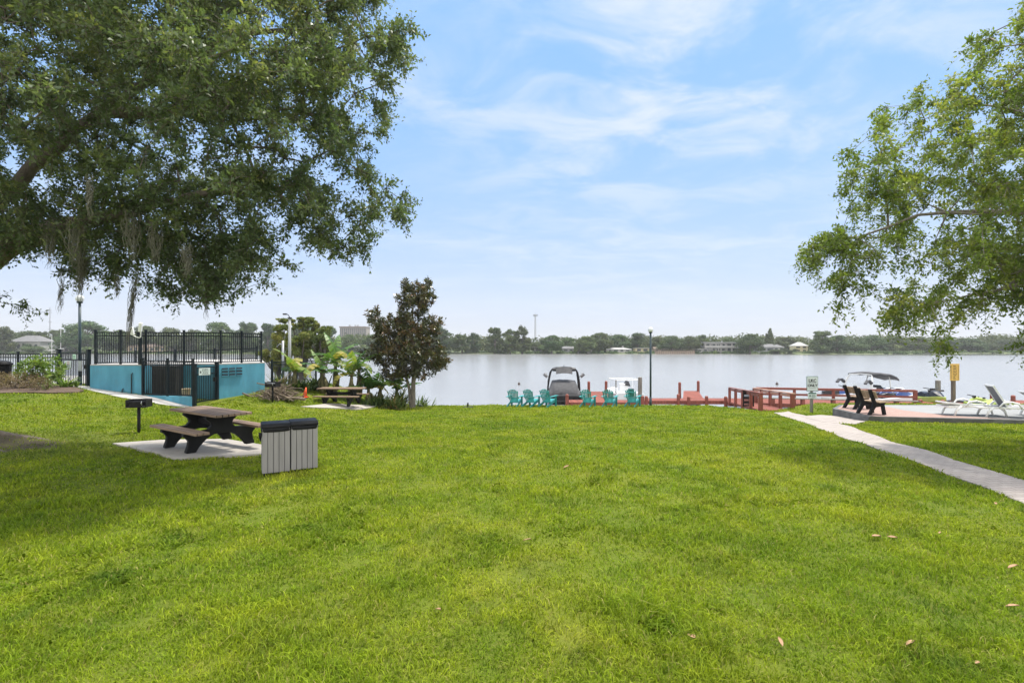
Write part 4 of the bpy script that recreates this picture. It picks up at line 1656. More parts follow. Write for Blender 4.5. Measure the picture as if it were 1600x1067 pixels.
def rail_fence():
    r = thing('dock_railing', 'red two-rail timber railing with bench along the far side of the dock', 'railing', (px(1182, 33.4), 33.4, DZ))
    a = Vector((0, 0, 0))
    b = Vector((px(1430, 31.4) - px(1182, 33.4), -2.0, 0))
    n = 4
    for k in range(n + 1):
        c = a.lerp(b, k / n)
        m = MB()
        m.box(c + Vector((0, 0, 0.44)), (0.20 if k == n else 0.15, 0.15, 1.08 if k else 1.0), math.atan2(b.y, b.x))
        m.build('post', 'red_timber', r, bevel=0.01)
    d = b.normalized()
    nn = Vector((-d.y, d.x, 0))
    for z, h in ((0.93, 0.11), (0.58, 0.13)):
        m = MB()
        m.bar(a - nn * 0.09 + Vector((0, 0, z)), b - nn * 0.09 + Vector((0, 0, z)), 0.04, h)
        m.build('rail', 'red_timber', r)
    m = MB()
    m.bar(a + Vector((0, 0, 0.995)) + d * .0, b + Vector((0, 0, 0.995)), 0.24, 0.035)
    m.build('cap_rail', 'red_timber', r)
    m = MB()
    m.bar(a - nn * 0.45 + Vector((0, 0, 0.36)), b - nn * 0.45 + Vector((0, 0, 0.36)), 0.36, 0.05)
    bs = m.build('bench_seat', 'grey_timber', r)
    for k in range(5):
        c = a.lerp(b, (k + 0.5) / 5.2) - nn * 0.45
        m = MB()
        m.box(c + Vector((0, 0, 0.17)), (0.18, 0.3, 0.33), math.atan2(b.y, b.x))
        m.build('bench_leg', 'red_timber', r)


rail_fence()


def ramp():
    # boarded ramp from the end of the path down to the dock, with sloping hand rails
    A0, A1 = Vector((11.75, 24.2)), Vector((13.15, 24.0))
    B0, B1 = Vector((px(1140, 33.4), 33.4)), Vector((px(1178, 33.1), 33.1))
    za = float(zg(12.4, 24.3)) + 0.05
    r = thing('ramp', 'red boarded ramp leading from the path down to the dock', 'ramp', (A0.x, A0.y, za))
    o = Vector((A0.x, A0.y, za))
    zb = DZ + 0.05
    m = MB()
    m.loft([[(A0.x, A0.y, za - 0.12), (A1.x, A1.y, za - 0.12), (A1.x, A1.y, za), (A0.x, A0.y, za)], [(B0.x, B0.y, zb - 0.12), (B1.x, B1.y, zb - 0.12), (B1.x, B1.y, zb), (B0.x, B0.y, zb)]])
    m.v = [(x - o.x, y - o.y, z - o.z) for x, y, z in m.v]
    m.build('deck', 'deck_boards', r)
    for (P, Q, mt) in ((A0, B0, 'red_timber'), (A1, B1, 'pale_rail')):
        n = 4
        tops = []
        for k in range(n + 1):
            q = P.lerp(Q, k / n)
            z = za + (zb - za) * k / n
            hh = 0.78 + 0.14 * k / n
            tops.append((q.x - o.x, q.y - o.y, z + hh - o.z))
            m = MB()
            m.box((q.x - o.x, q.y - o.y, z + hh / 2 - 0.12 - o.z), (0.13 if k else 0.17, 0.13, hh + 0.2), 0.1)
            m.build('post', 'red_timber', r, bevel=0.008)
        m = MB()
        m.bar(Vector(tops[0]) + Vector((0, -0.1, 0.02)), Vector(tops[-1]) + Vector((0, 0, 0.02)), 0.16, 0.045)
        m.build('hand_rail', mt, r)
        m = MB()
        m.bar(Vector(tops[0]) - Vector((0, 0, 0.10)), Vector(tops[-1]) - Vector((0, 0, 0.10)), 0.045, 0.13)
        m.build('side_rail', mt, r)


ramp()
# dark gate box standing at the head of the ramp between the rails
r = thing('dock_gate', 'dark mesh gate panel between the red ramp rails', 'gate', (px(1169.5, 27.6), 27.6, -1.05))
m = MB()
for x in (-0.27, 0.27):
    m.box((x, 0, 0.40), (0.05, 0.05, 0.86))
m.box((0, 0, 0.82), (0.58, 0.06, 0.06))
m.box((0, 0, 0.02), (0.58, 0.06, 0.06))
m.build('gate_frame', 'black_iron', r)
m = MB()
for k in range(9):
    m.box((-0.24 + k * 0.06, 0.0, 0.41), (0.032, 0.02, 0.78))
for k in range(3):
    m.box((0, 0.012, 0.2 + 0.24 * k), (0.52, 0.012, 0.13))
m.build('mesh_panel', 'black_iron', r)

for nm, lab, u, d, top in (('mooring_pile', 'tall grey weathered pile standing in the water beside the lamp post', 1000, 37.0, -0.1), ('mooring_pile', 'grey green pile in the water left of the yellow sign', 1465.5, 33.0, -0.05)):
    m = MB()
    m.cyl((0, 0, -3.2), (0, 0, top + 0.0), 0.155, 0.145, 12)
    m.cyl((0, 0, top), (0, 0, top + 0.03), 0.145, 0.09, 12)
    o = m.build(nm, 'grey_timber', None, (px(u, d), d, 0))
    tag(o, lab, 'pile')
for lab, u, v, d in (('small dark buoy afloat above the leftmost teal chairs', 811, 601, 58), ('small dark buoy afloat behind the dock railing by the ramp', 1214, 601, 58)):
    m = MB()
    m.ball((0, 0, 0.08), 0.15, 12, (1, 1, 1.1))
    m.cyl((0, 0, 0.2), (0, 0, 0.30), 0.05, 0.04, 8)
    tag(m.build('buoy', 'buoy', None, (px(u, 56.5), 56.5, WATER), smooth=True), lab, 'buoy')


# ================================================================== boats
def hull_rings(L, B, H, draft=0.35, n=9, bow=0.45, flare=0.1):
    """stations from stern (y=0) to bow (y=L); each ring goes round the section"""
    rings = []
    for i in range(n):
        t = i / (n - 1)
        wd = B / 2 * (1 - max(0, (t - (1 - bow)) / bow) ** 2.2) + 0.02
        sh = H * (1 + 0.18 * t * t)
        kz = -draft * (1 - max(0, (t - 0.7) / 0.3) ** 2)
        rings.append([(-wd, t * L, sh), (-wd * 0.97, t * L, sh * 0.45), (-wd * (0.86 - flare * t), t * L, 0.02 + kz * 0.2), (0, t * L, kz),
                      (wd * (0.86 - flare * t), t * L, 0.02 + kz * 0.2), (wd * 0.97, t * L, sh * 0.45), (wd, t * L, sh)])
    return rings


def wakeboat():
    p = (px(883, 37.6), 37.6, WATER)
    r = thing('wakeboard_boat', 'dark wakeboard boat under a grey cover with a black tower, stern toward the lawn', 'boat', p, R(-3))
    m = MB()
    m.loft(hull_rings(6.6, 2.5, 0.72))
    m.build('hull', 'gel_dark', r)
    # fitted cover: rises to the windscreen, sags a little
    m = MB()
    rr = []
    for y, hw, z, top in ((-0.06, 1.16, 0.66, 0.78), (0.5, 1.24, 0.70, 1.20), (1.2, 1.27, 0.72, 1.55), (2.6, 1.28, 0.74, 1.62), (3.6, 1.2, 0.78, 1.42), (5.4, 0.75, 0.84, 1.0), (6.5, 0.1, 0.9, 0.92)):
        ring = [(-hw - 0.03, y, z - 0.14), (-hw - 0.02, y, z + 0.04)]
        for k in range(9):
            t = -1 + k / 4
            ring.append((t * hw * 0.94, y + random.uniform(-.02, .02), z + (top - z) * (1 - abs(t) ** 9) ** 0.9 + random.uniform(-0.025, 0.02) + 0.02))
        ring += [(hw + 0.02, y, z + 0.04), (hw + 0.03, y, z - 0.14)]
        rr.append(ring)
    m.loft(rr)
    m.build('boat_cover', 'canvas_grey', r, smooth=True)
    for s in (-1, 1):
        m = MB()
        m.tube([(s * 1.24, 2.1, 0.85), (s * 1.18, 2.0, 1.6), (s * 1.05, 1.9, 2.25), (s * 0.86, 1.85, 2.52), (s * 0.55, 1.85, 2.60), (0, 1.85, 2.62)], 0.065, 8)
        m.tube([(s * 1.2, 3.0, 0.9), (s * 1.1, 2.5, 1.7), (s * 0.98, 2.0, 2.32)], 0.05, 8)
        t = m.build('tower', 'gel_dark', r, smooth=True)
        m = MB()
        m.cyl((s * 0.62, 1.72, 2.47), (s * 0.88, 1.72, 2.47), 0.15, 0.13, 12)
        m.cyl((s * 0.62, 1.60, 2.45), (s * 0.88, 1.60, 2.45), 0.10, 0.09, 12)
        m.build('speaker', 'gel_dark', t)
        m = MB()
        m.bar((s * 1.12, 1.95, 1.88), (s * 1.38, 1.95, 1.98), 0.05, 0.05)
        m.cyl((s * 1.28, 1.85, 1.88), (s * 1.55, 1.85, 2.12), 0.11, 0.11, 10)
        for k in range(3):
            m.bar((s * (1.30 + 0.07 * k), 1.7, 1.98), (s * (1.36 + 0.07 * k), 1.98, 2.18), 0.03, 0.04)
        m.build('board_rack', 'sling_grey', t)
    m = MB()
    ring = []
    rr = []
    for y in (1.25, 1.7, 2.2, 2.8):
        ring = []
        for k in range(7):
            t = -1 + k / 3
            ring.append((t * 0.62, y, 2.58 + 0.08 * (1 - t * t) + (0.0 if y > 1.4 else -0.42)))
        ring += [(x, yy, z - 0.03) for x, yy, z in ring[::-1]]
        rr.append(ring)
    m.loft(rr)
    m.build('tower_canopy', 'canvas_grey', r)
    m = MB()
    m.box((0, -0.2, 0.25), (2.2, 0.5, 0.08))
    m.build('swim_platform', 'gel_dark', r)
    m = MB()
    m.cyl((0, 1.8, 2.62), (0, 1.8, 2.82), 0.025, 0.03, 8)
    m.build('mast_light', 'gel_dark', r)


wakeboat()


def skiff():
    p = (px(985, 39.0), 39.0, WATER)
    r = thing('white_skiff', 'small white boat with a clear framed console cover behind the teal chairs', 'boat', p, R(4))
    m = MB()
    m.loft(hull_rings(5.2, 2.1, 0.62))
    m.build('hull', 'gel_white', r)
    m = MB()
    m.loft([[(x * 0.9, y, z + 0.02) for x, y, z in ((-1, 0.1, 0.62), (1, 0.1, 0.62), (1, 0.1, 0.66), (-1, 0.1, 0.66))], [(x * 0.7, y, z) for x, y, z in ((-1, 4.0, 0.68), (1, 4.0, 0.68), (1, 4.0, 0.72), (-1, 4.0, 0.72))]])
    m.build('deck', 'gel_white', r)
    m = MB()
    m.loft([[(-0.38, 1.6, 0.6), (0.38, 1.6, 0.6), (0.38, 2.4, 0.6), (-0.38, 2.4, 0.6)], [(-0.34, 1.65, 1.28), (0.34, 1.65, 1.28), (0.3, 2.2, 1.28), (-0.3, 2.2, 1.28)]])
    m.build('console', 'gel_white', r, bevel=0.03)
    m = MB()
    m.loft([[(0.05, 1.5, 1.15), (0.5, 1.55, 1.05), (0.5, 2.2, 1.05), (0.05, 2.2, 1.15)], [(0.2, 1.6, 1.52), (0.36, 1.6, 1.46), (0.36, 2.0, 1.46), (0.2, 2.0, 1.52)]])
    m.build('seat_cover', 'canvas_grey', r)
    for x in (-0.98, 0.98):
        m = MB()
        m.cyl((x, 0.5, 0.5), (x, 0.5, 1.62), 0.045, 0.045, 8)
        m.build('upright', 'grey_timber', r)
    m = MB()
    m.tube([(-0.98, 0.5, 1.66), (0.98, 0.5, 1.66)], 0.03, 8)
    m.tube([(-0.98, 2.6, 0.6), (-0.98, 2.6, 1.66), (0.98, 2.6, 1.66), (0.98, 2.6, 0.6)], 0.022, 8)
    for x in (-0.98, 0.98):
        m.tube([(x, 0.5, 1.66), (x, 2.6, 1.66)], 0.022, 8)
    m.build('frame', 'white_plastic', r)
    m = MB()
    m.box((0, -0.12, 0.75), (0.4, 0.3, 0.6))
    m.box((0, -0.12, 0.15), (0.14, 0.2, 0.9))
    m.build('outboard_motor', 'gel_dark', r, bevel=0.04)


skiff()


def bowrider():
    p = (px(1332, 39.5), 39.5, WATER)
    r = thing('tower_boat', 'white boat with a long dark sunshade canopy moored beyond the dock railing', 'boat', p, R(-68))
    m = MB()
    m.loft(hull_rings(6.0, 2.3, 0.75))
    m.build('hull', 'gel_white', r)
    m = MB()
    m.loft([[(-1.02, 0.1, 0.76), (1.02, 0.1, 0.76), (1.02, 0.1, 0.80), (-1.02, 0.1, 0.80)], [(-0.8, 4.2, 0.84), (0.8, 4.2, 0.84), (0.8, 4.2, 0.88), (-0.8, 4.2, 0.88)]])
    m.build('deck', 'gel_white', r)
    m = MB()
    m.loft([[(-0.95, 2.3, 0.82), (0.95, 2.3, 0.82), (0.95, 2.34, 0.82), (-0.95, 2.34, 0.82)], [(-0.8, 2.0, 1.25), (0.8, 2.0, 1.25), (0.8, 2.04, 1.25), (-0.8, 2.04, 1.25)]])
    m.build('windscreen', 'dark_glass', r)
    for s in (-1, 1):
        m = MB()
        m.tube([(s * 1.05, 0.35, 0.8), (s * 1.0, 0.75, 1.6), (s * 0.85, 0.95, 2.05), (0, 0.95, 2.12)], 0.07, 8)
        t = m.build('tower', 'white_paint', r, smooth=True)
        m = MB()
        m.tube([(s * 1.0, 2.9, 0.85), (s * 0.9, 3.0, 1.55), (s * 0.75, 3.0, 2.0)], 0.045, 8)
        m.build('canopy_strut', 'white_paint', r, smooth=True)
        m = MB()
        m.cyl((s * 1.06, 0.55, 1.45), (s * 1.06, 0.30, 1.62), 0.13, 0.12, 10)
        m.box((s * 1.1, -0.05, 1.55), (0.2, 0.5, 0.1), 0.2, 0.5)
        m.build('speaker', 'gel_dark', t)
    rr = []
    for y, z, hw in ((0.9, 2.12, 0.98), (1.7, 2.16, 1.02), (2.3, 2.06, 1.0), (3.0, 2.06, 0.98), (3.8, 1.86, 0.9), (4.7, 1.62, 0.55)):
        ring = [((-1 + k / 3) * hw, y, z + 0.10 * (1 - (-1 + k / 3) ** 2)) for k in range(7)]
        ring += [(x * 0.99, yy, zz - 0.05 - 0.12 * (1 - abs(x) / hw * 0.2)) for x, yy, zz in ring[::-1]]
        rr.append(ring)
    m = MB()
    m.loft(rr)
    m.build('canopy', 'canvas_grey', r, smooth=True)
    m = MB()
    m.box((0, 1.4, 0.95), (1.5, 0.5, 0.3))
    m.box((0, 1.2, 1.15), (1.5, 0.14, 0.4))
    m.build('seat', 'gel_white', r, bevel=0.05)


bowrider()


def jetski(label, p, rz, mat, low='gel_white'):
    r = thing('jet_ski', label, 'jet ski', p, rz)
    m = MB()
    rr = []
    for y, hw, z0, z1 in ((-1.35, 0.34, 0.05, 0.36), (-0.9, 0.48, 0.0, 0.42), (-0.1, 0.54, -0.05, 0.46), (0.7, 0.46, 0.0, 0.55), (1.2, 0.27, 0.14, 0.62), (1.5, 0.05, 0.36, 0.60)):
        rr.append([(-hw * 0.5, y, z0), (-hw, y, z0 + 0.18), (-hw * 0.92, y, z1), (hw * 0.92, y, z1), (hw, y, z0 + 0.18), (hw * 0.5, y, z0)])
    m.loft(rr)
    m.build('hull', low, r, bevel=0.03)
    m = MB()
    rr = []
    for y, hw, z0, z1 in ((-0.1, 0.24, 0.44, 0.72), (0.35, 0.28, 0.48, 0.98), (0.75, 0.28, 0.52, 0.90), (1.15, 0.2, 0.56, 0.74), (1.42, 0.06, 0.56, 0.64)):
        rr.append([(-hw, y, z0), (-hw * 0.8, y, z1 * 0.93), (0, y, z1), (hw * 0.8, y, z1 * 0.93), (hw, y, z0)])
    m.loft(rr)
    m.build('hood', mat, r, bevel=0.02)
    m = MB()
    rr = []
    for y, hw, z0, z1 in ((-1.15, 0.18, 0.38, 0.66), (-0.7, 0.2, 0.42, 0.78), (-0.3, 0.2, 0.44, 0.70), (0.15, 0.16, 0.46, 0.80)):
        rr.append([(-hw, y, z0), (-hw * 0.85, y, z1), (hw * 0.85, y, z1), (hw, y, z0)])
    m.loft(rr)
    m.build('seat', 'gel_dark', r, bevel=0.03)
    m = MB()
    m.tube([(-0.42, 0.1, 1.06), (-0.2, 0.22, 1.02), (0, 0.3, 0.96), (0.2, 0.22, 1.02), (0.42, 0.1, 1.06)], 0.028, 6)
    m.box((0, 0.28, 0.98), (0.22, 0.12, 0.14))
    m.build('handlebar', 'gel_dark', r)
    for s in (-1, 1):
        m = MB()
        m.box((s * 0.36, 0.62, 0.93), (0.16, 0.07, 0.1), s * 0.3)
        m.build('mirror', 'gel_dark', r, bevel=0.015)
    return r


jetski('blue and white jet ski behind the left end of the dock bench', (px(1312, 37), 37, -1.75), R(-100), 'blue_gel')
jetski('blue jet ski with silver hood parked right of the wooden benches on the patio', (px(1372, 35.5), 35.5, -1.75), R(-75), 'blue_gel')
jetski('second blue jet ski nearest the end post of the dock railing', (px(1398, 34.8), 34.8, -1.75), R(-80), 'blue_gel')
jetski('black and lime jet ski with wide handlebars left of the grey green pile', (px(1453, 32.4), 32.4, -1.52), R(168), 'gel_dark', 'lime_gel')
jetski('lime yellow jet ski just right of the yellow sign post', (px(1513, 31.5), 31.5, -1.9), R(-112), 'lime_gel', 'lime_gel')


def kayak(label, p, rz, mat):
    r = thing('kayak', label, 'kayak', p, rz)
    m = MB()
    rr = []
    for i in range(11):
        t = -1 + i / 5
        hw = 0.36 * (1 - abs(t) ** 2.4) + 0.015
        up = 0.16 * abs(t) ** 3
        rr.append([(t * 1.2, -hw, 0.2 + up), (t * 1.2, -hw * 0.7, 0.03 + up), (t * 1.2, hw * 0.7, 0.03 + up), (t * 1.2, hw, 0.2 + up), (t * 1.2, hw * 0.6, 0.27 + up), (t * 1.2, -hw * 0.6, 0.27 + up)])
    m.loft(rr)
    m.build('hull', mat, r, smooth=True)
    m = MB()
    m.cyl((0, 0, 0.28), (0, 0, 0.305), 0.27, 0.27, 14)
    m.build('cockpit_rim', 'gel_dark', r)


p = at(1534, 628.5, 22.6)
kayak('lime green kayak lying on the bank behind the raised lounger', (p.x, 22.75, float(zg(p.x, 22.75)) - 0.16), R(25), 'lime_gel')


# ================================================================== signs by the lake
r = thing('lake_sign', 'white and green LKC ONLY sign on a grey post beside the path', 'sign', (px(1268, 22.3), 22.3, float(zg(px(1268, 22.3), 22.3))))
m = MB()
m.box((0, 0, 0.74), (0.09, 0.09, 1.62))
m.build('post', 'grey_timber', r)
m = MB()
m.box((0, -0.055, 1.245), (0.50, 0.016, 0.65))
bd = m.build('border_panel', 'sign_green', r, bevel=0.01)
m = MB()
m.box((0, -0.066, 1.245), (0.455, 0.008, 0.60))
m.build('sign_panel', 'sign_white', bd)
text('LKC', 0.185, 'ink', bd, (0, -0.072, 1.375))
text('ONLY', 0.155, 'ink', bd, (0, -0.072, 1.165))
m = MB()
m.box((0, -0.0715, 1.27), (0.34, 0.003, 0.012))
m.box((0, -0.0715, 1.045), (0.30, 0.003, 0.012))
m.build('marking', 'ink', bd)
m = MB()
m.box((0, -0.055, 0.735), (0.385, 0.014, 0.27))
s2 = m.build('lower_panel', 'sign_white', r, bevel=0.006)
m = MB()
m.box((0, -0.064, 0.835), (0.33, 0.004, 0.055))
for x, z, a, b in ((-0.10, 0.72, 0.05, 0.09), (0.05, 0.75, 0.15, 0.02), (0.05, 0.70, 0.19, 0.02), (0.04, 0.65, 0.13, 0.02)):
    m.box((x, -0.064, z), (a, 0.004, b))
m.build('marking', 'sign_green', s2)

r = thing('yellow_sign', 'yellow rules sign with fine lettering on a brown wooden post behind the loungers', 'sign', (px(1489.5, 23.6), 23.6, -0.5))
m = MB()
m.box((0, 0, 0.85), (0.125, 0.125, 1.9))
m.build('post', 'brown_timber', r)
m = MB()
m.box((0, -0.075, 1.48), (0.43, 0.02, 0.78))
sp_ = m.build('sign_panel', 'sign_yellow', r, bevel=0.006)
m = MB()
for x, z, a, b in lines(9, 0, 1.77, 1.19, 0.20, 0.035):
    m.box((x, -0.088, z), (a, 0.005, b))
for x in (-0.165, 0.165):
    for k in range(12):
        m.box((x, -0.088, 1.16 + 0.055 * k), (random.uniform(0.025, 0.05), 0.005, 0.02))
m.build('lettering', 'ink_brown', sp_)


# ================================================================== patio furniture
def patio_bench(label, p, rz):
    """faces +X; two black moulded end frames, tan boards"""
    r = thing('patio_bench', label, 'bench', p, rz, 'benches on the patio')
    for y in (-0.26, 0.26):
        m = MB()
        poly = [(-0.52, 0.0), (-0.40, 0.0), (-0.22, 0.27), (0.03, 0.30), (0.09, 0.0), (0.21, 0.0), (0.13, 0.37), (0.20, 0.44), (-0.19, 0.42), (-0.39, 0.93), (-0.50, 0.92), (-0.31, 0.40), (-0.36, 0.28)]
        m.prism(poly, (0, y, 0), (1, 0, 0), (0, 0, 1), 0.085)
        m.build('end_frame', 'black_plastic', r, bevel=0.012)
    m = MB()
    for k in range(3):
        m.box((-0.115 + k * 0.135, 0, 0.455 + k * 0.006), (0.125, 0.82, 0.04))
    m.build('seat', 'bench_boards', r, bevel=0.006)
    m = MB()
    for k in range(2):
        t = 0.45 + 0.38 * k
        m.box((-0.20 - 0.155 * t - 0.005, 0, 0.50 + 0.36 * t), (0.04, 0.82, 0.14), 0, 0, R(-22))
    m.build('backrest', 'bench_boards', r, bevel=0.006)
    return r


b0 = patio_bench('tan board bench with black ends, the nearer one at the patio corner', (13.42, 18.95, PZ + 0.01), R(8))
dup(b0, (13.98, 20.6, PZ + 0.01), R(8), 'tan board bench with black ends, the farther one by the lake sign')


def lounger(label, p, rz, raise_deg):
    """long axis X, head at -X"""
    r = thing('sun_lounger', label, 'lounger', p, rz, 'white sun loungers on the patio')
    m = MB()
    for s in (-1, 1):
        y = s * 0.31
        m.loft([[(x, y + dy * 0.028, z + dz * 0.032) for dy, dz in ((-1, -1), (1, -1), (1, 1), (-1, 1))] for x, z in ((-0.98, 0.31), (-0.2, 0.335), (0.55, 0.335), (1.0, 0.28))])
    for x, z in ((-0.96, 0.31), (0.98, 0.285), (-0.18, 0.33)):
        m.box((x, 0, z), (0.06, 0.62, 0.045))
    m.build('frame', 'white_plastic', r, bevel=0.01)
    for x, dx in ((-0.62, -0.2), (0.72, 0.2)):
        for s in (-1, 1):
            m = MB()
            m.tube([(x - dx * 0.4, s * 0.325, 0.345), (x + dx * 0.4, s * 0.335, 0.20), (x + dx * 0.75, s * 0.34, 0.0)], [0.045, 0.04, 0.033], 8)
            m.build('leg', 'white_plastic', r, smooth=True)
    for s in (-1, 1):
        m = MB()
        m.tube([(-0.42, s * 0.335, 0.33), (-0.30, s * 0.345, 0.50), (-0.08, s * 0.35, 0.545), (0.12, s * 0.345, 0.49), (0.22, s * 0.335, 0.33)], 0.032, 8)
        m.build('armrest', 'white_plastic', r, smooth=True)
    m = MB()
    m.box((0.40, 0, 0.352), (1.12, 0.56, 0.014), 0, 0, R(0))
    m.build('seat_sling', 'sling_grey', r)
    a = R(raise_deg)
    h = Vector((-0.17, 0, 0.365))
    d = Vector((-math.cos(a), 0, math.sin(a)))
    m = MB()
    m.bar(h, h + d * 0.80, 0.56, 0.016, (d.z, 0, -d.x))
    bk = m.build('back_sling', 'sling_grey', r)
    m = MB()
    for s in (-1, 1):
        m.bar(h + Vector((0, s * 0.30, 0)), h + d * 0.82 + Vector((0, s * 0.30, 0)), 0.045, 0.045)
    m.bar(h + d * 0.82 + Vector((0, -0.32, 0)), h + d * 0.82 + Vector((0, 0.32, 0)), 0.05, 0.05)
    m.build('back_frame', 'white_plastic', bk)
    return r


lounger('white sun lounger with its grey back lying flat, leftmost on the patio', (px(1519, 18.6), 18.6, PZ + 0.01), R(-10), 6)
lounger('white sun lounger with its grey sling back raised steeply', (px(1577, 18.1), 18.1, PZ + 0.01), R(-22), 62)
lounger('white sun lounger cut off by the right edge of the picture', (px(1646, 18.3), 18.3, PZ + 0.01), R(-16), 35)


# ================================================================== far shore
def far_house(label, u0, u1, vt, vb, d, wall='house_white', roof='roof_grey', style='hip', storeys=1, name='lake_house', z0=-1.2, chimney=False, group=None):
    x0, x1 = px(u0, d), px(u1, d)
    W = x1 - x0
    D = min(12, max(5, W * 0.55))
    ztop = EYE - (vt - V0) / F * d
    hh = ztop - z0
    r = thing(name, label, 'house', ((x0 + x1) / 2, d + D / 2, z0), 0)
    eave = hh * (0.62 if style != 'flat' else 0.93)
    m = MB()
    m.box((0, 0, eave / 2 - 0.5), (W * 0.94, D, eave + 1))
    m.build('wall', wall, r)
    m = MB()
    hw, hd = W / 2 + 0.1, D / 2 + 0.5
    if style == 'flat':
        m.box((0, -0.4, eave + (hh - eave) / 2), (W + 0.4, D + 1.6, hh - eave))
    elif style == 'gable':
        m.loft([[(-hw, -hd, eave - 0.05), (-hw, hd, eave - 0.05), (-hw, 0, hh)], [(hw, -hd, eave - 0.05), (hw, hd, eave - 0.05), (hw, 0, hh)]])
    else:
        k = max(0.1, hw - hd)
        m.add([(-hw, -hd, eave), (hw, -hd, eave), (hw, hd, eave), (-hw, hd, eave), (-k, 0, hh), (k, 0, hh)], [(0, 1, 5, 4), (1, 2, 5), (2, 3, 4, 5), (3, 0, 4), (3, 2, 1, 0)])
    rf = m.build('roof', roof, r)
    if chimney:
        m = MB()
        m.box((W * 0.2, 0, hh), (0.9, 0.9, 1.6))
        m.build('chimney', wall, rf)
    n = max(2, int(W / 3.2))
    for s in range(storeys):
        zc = eave * (s + 0.52) / storeys
        for k in range(n):
            x = -W * 0.44 + W * 0.88 * (k + 0.5) / n
            ww = W * 0.88 / n * random.uniform(0.4, 0.72)
            m = MB()
            m.box((x, -D / 2 - 0.02, zc), (ww, 0.1, eave / storeys * random.choice((0.42, 0.46, 0.62))))
            m.build('window', 'dark_glass', r)
    if style == 'flat' and storeys > 1:
        m = MB()
        m.box((0, -D / 2 - 0.9, eave * 0.5), (W * 0.96, 1.8, 0.3))
        m.box((0, -D / 2 - 1.75, eave * 0.5 + 0.5), (W * 0.96, 0.08, 0.8))
        for k in range(7):
            m.box((-W * 0.46 + W * 0.92 * k / 6, -D / 2 - 1.6, eave * 0.47), (0.25, 0.25, eave * 0.94))
        m.build('balcony', 'house_white', r)
    return r


far_house('grey hip roofed house on the far left bank behind the pool fence', 12, 64, 524, 551, 278, 'house_white', 'roof_grey', 'hip')
far_house('low white boathouse on the left bank, right of the grey roofed house', 80, 110, 541, 552, 270, 'house_white', 'roof_white', 'gable', name='boathouse')
far_house('long low pinkish house seen through the tall pool fence', 196, 262, 536, 551, 276, 'house_tan', 'roof_brown', 'hip')
far_house('pale house in the trees below the tall office block', 546, 570, 537, 549, 276, 'house_white', 'roof_white', 'gable')
far_house('low white house at the edge of the big dark trees below the radio tower', 834, 856, 542, 551, 272, 'house_white', 'roof_white', 'flat')
far_house('small blue grey shed roofed house between two trees right of the radio tower', 879, 897, 541, 551, 272, 'house_grey', 'roof_grey', 'gable')
far_house('low brown boathouse with white sides in the middle of the far shore', 903, 926, 545, 552.5, 268, 'house_white', 'roof_brown', 'hip', name='boathouse')
far_house('long low white house left of the lakeside lamp post', 946, 988, 543, 552, 271, 'house_white', 'roof_white', 'hip', chimney=True)
far_house('low cream house right behind the lakeside lamp post', 992, 1015, 543.5, 552, 272, 'house_yellow', 'roof_white', 'flat')
far_house('brown roofed cottage just right of the lakeside lamp post', 1022, 1040, 542, 551, 273, 'house_tan', 'roof_brown', 'gable')
far_house('modern white two storey house with long balcony on the far shore', 1098, 1164, 534.5, 552, 272, 'house_white', 'roof_white', 'flat', 2)
far_house('low white boathouse with flat roof left of the modern two storey house', 1088, 1108, 545, 553, 267, 'house_white', 'roof_white', 'flat', name='boathouse')
far_house('grey gabled house between the modern house and the yellow house', 1184, 1211, 537.5, 552, 272, 'house_grey', 'roof_grey', 'gable')
far_house('pale grey house with low roof left of the yellow house', 1208, 1226, 538, 551, 275, 'house_white', 'roof_grey', 'hip')
far_house('yellow two storey house with a white hip roof on the right far shore', 1241, 1263, 534.5, 551, 274, 'house_yellow', 'roof_white', 'hip', 2)

r = thing('retaining_wall', 'long low tan retaining wall with posts at the water below the far trees', 'wall', (px(1055, 263), 263.5, -2.4))
m = MB()
m.box((0, 0, 0.9), (px(1086, 263) - px(1024, 263), 0.5, 1.8))
m.build('wall_face', 'house_tan', r)
m = MB()
for k in range(22):
    m.box((-9.8 + k * 0.93, -0.35, 1.3), (0.28, 0.28, random.uniform(2.4, 3.4)))
m.build('posts', 'brown_timber', r)['kind'] = 'stuff'

# office block, tower, masts
r = thing('office_block', 'tall tan office block with vertical window strips rising above far trees', 'building', (px(551, 640), 650, 0))
W = px(571.5, 640) - px(530.5, 640)
zt = EYE - (511.5 - V0) / F * 640
m = MB()
m.box((0, 0, zt / 2), (W, 18, zt))
m.build('wall', 'block_tan', r)
m = MB()
m.box((0, -0.5, zt + 0.4), (W + 0.8, 20, 1.6))
m.build('roof', 'roof_brown', r)
for k in range(13):
    m = MB()
    m.box((-W / 2 + W * (k + 0.5) / 13, -9.1, zt * 0.48), (W / 13 * 0.5, 0.3, zt * 0.93))
    m.build('window_strip', 'dark_glass', r)
m = MB()
for x in (-0.2, 0.02, 0.12):
    m.box((x * W, 0, zt + 2.2), (1.8, 3, 2.6))
m.build('rooftop_plant', 'tower_grey', r)

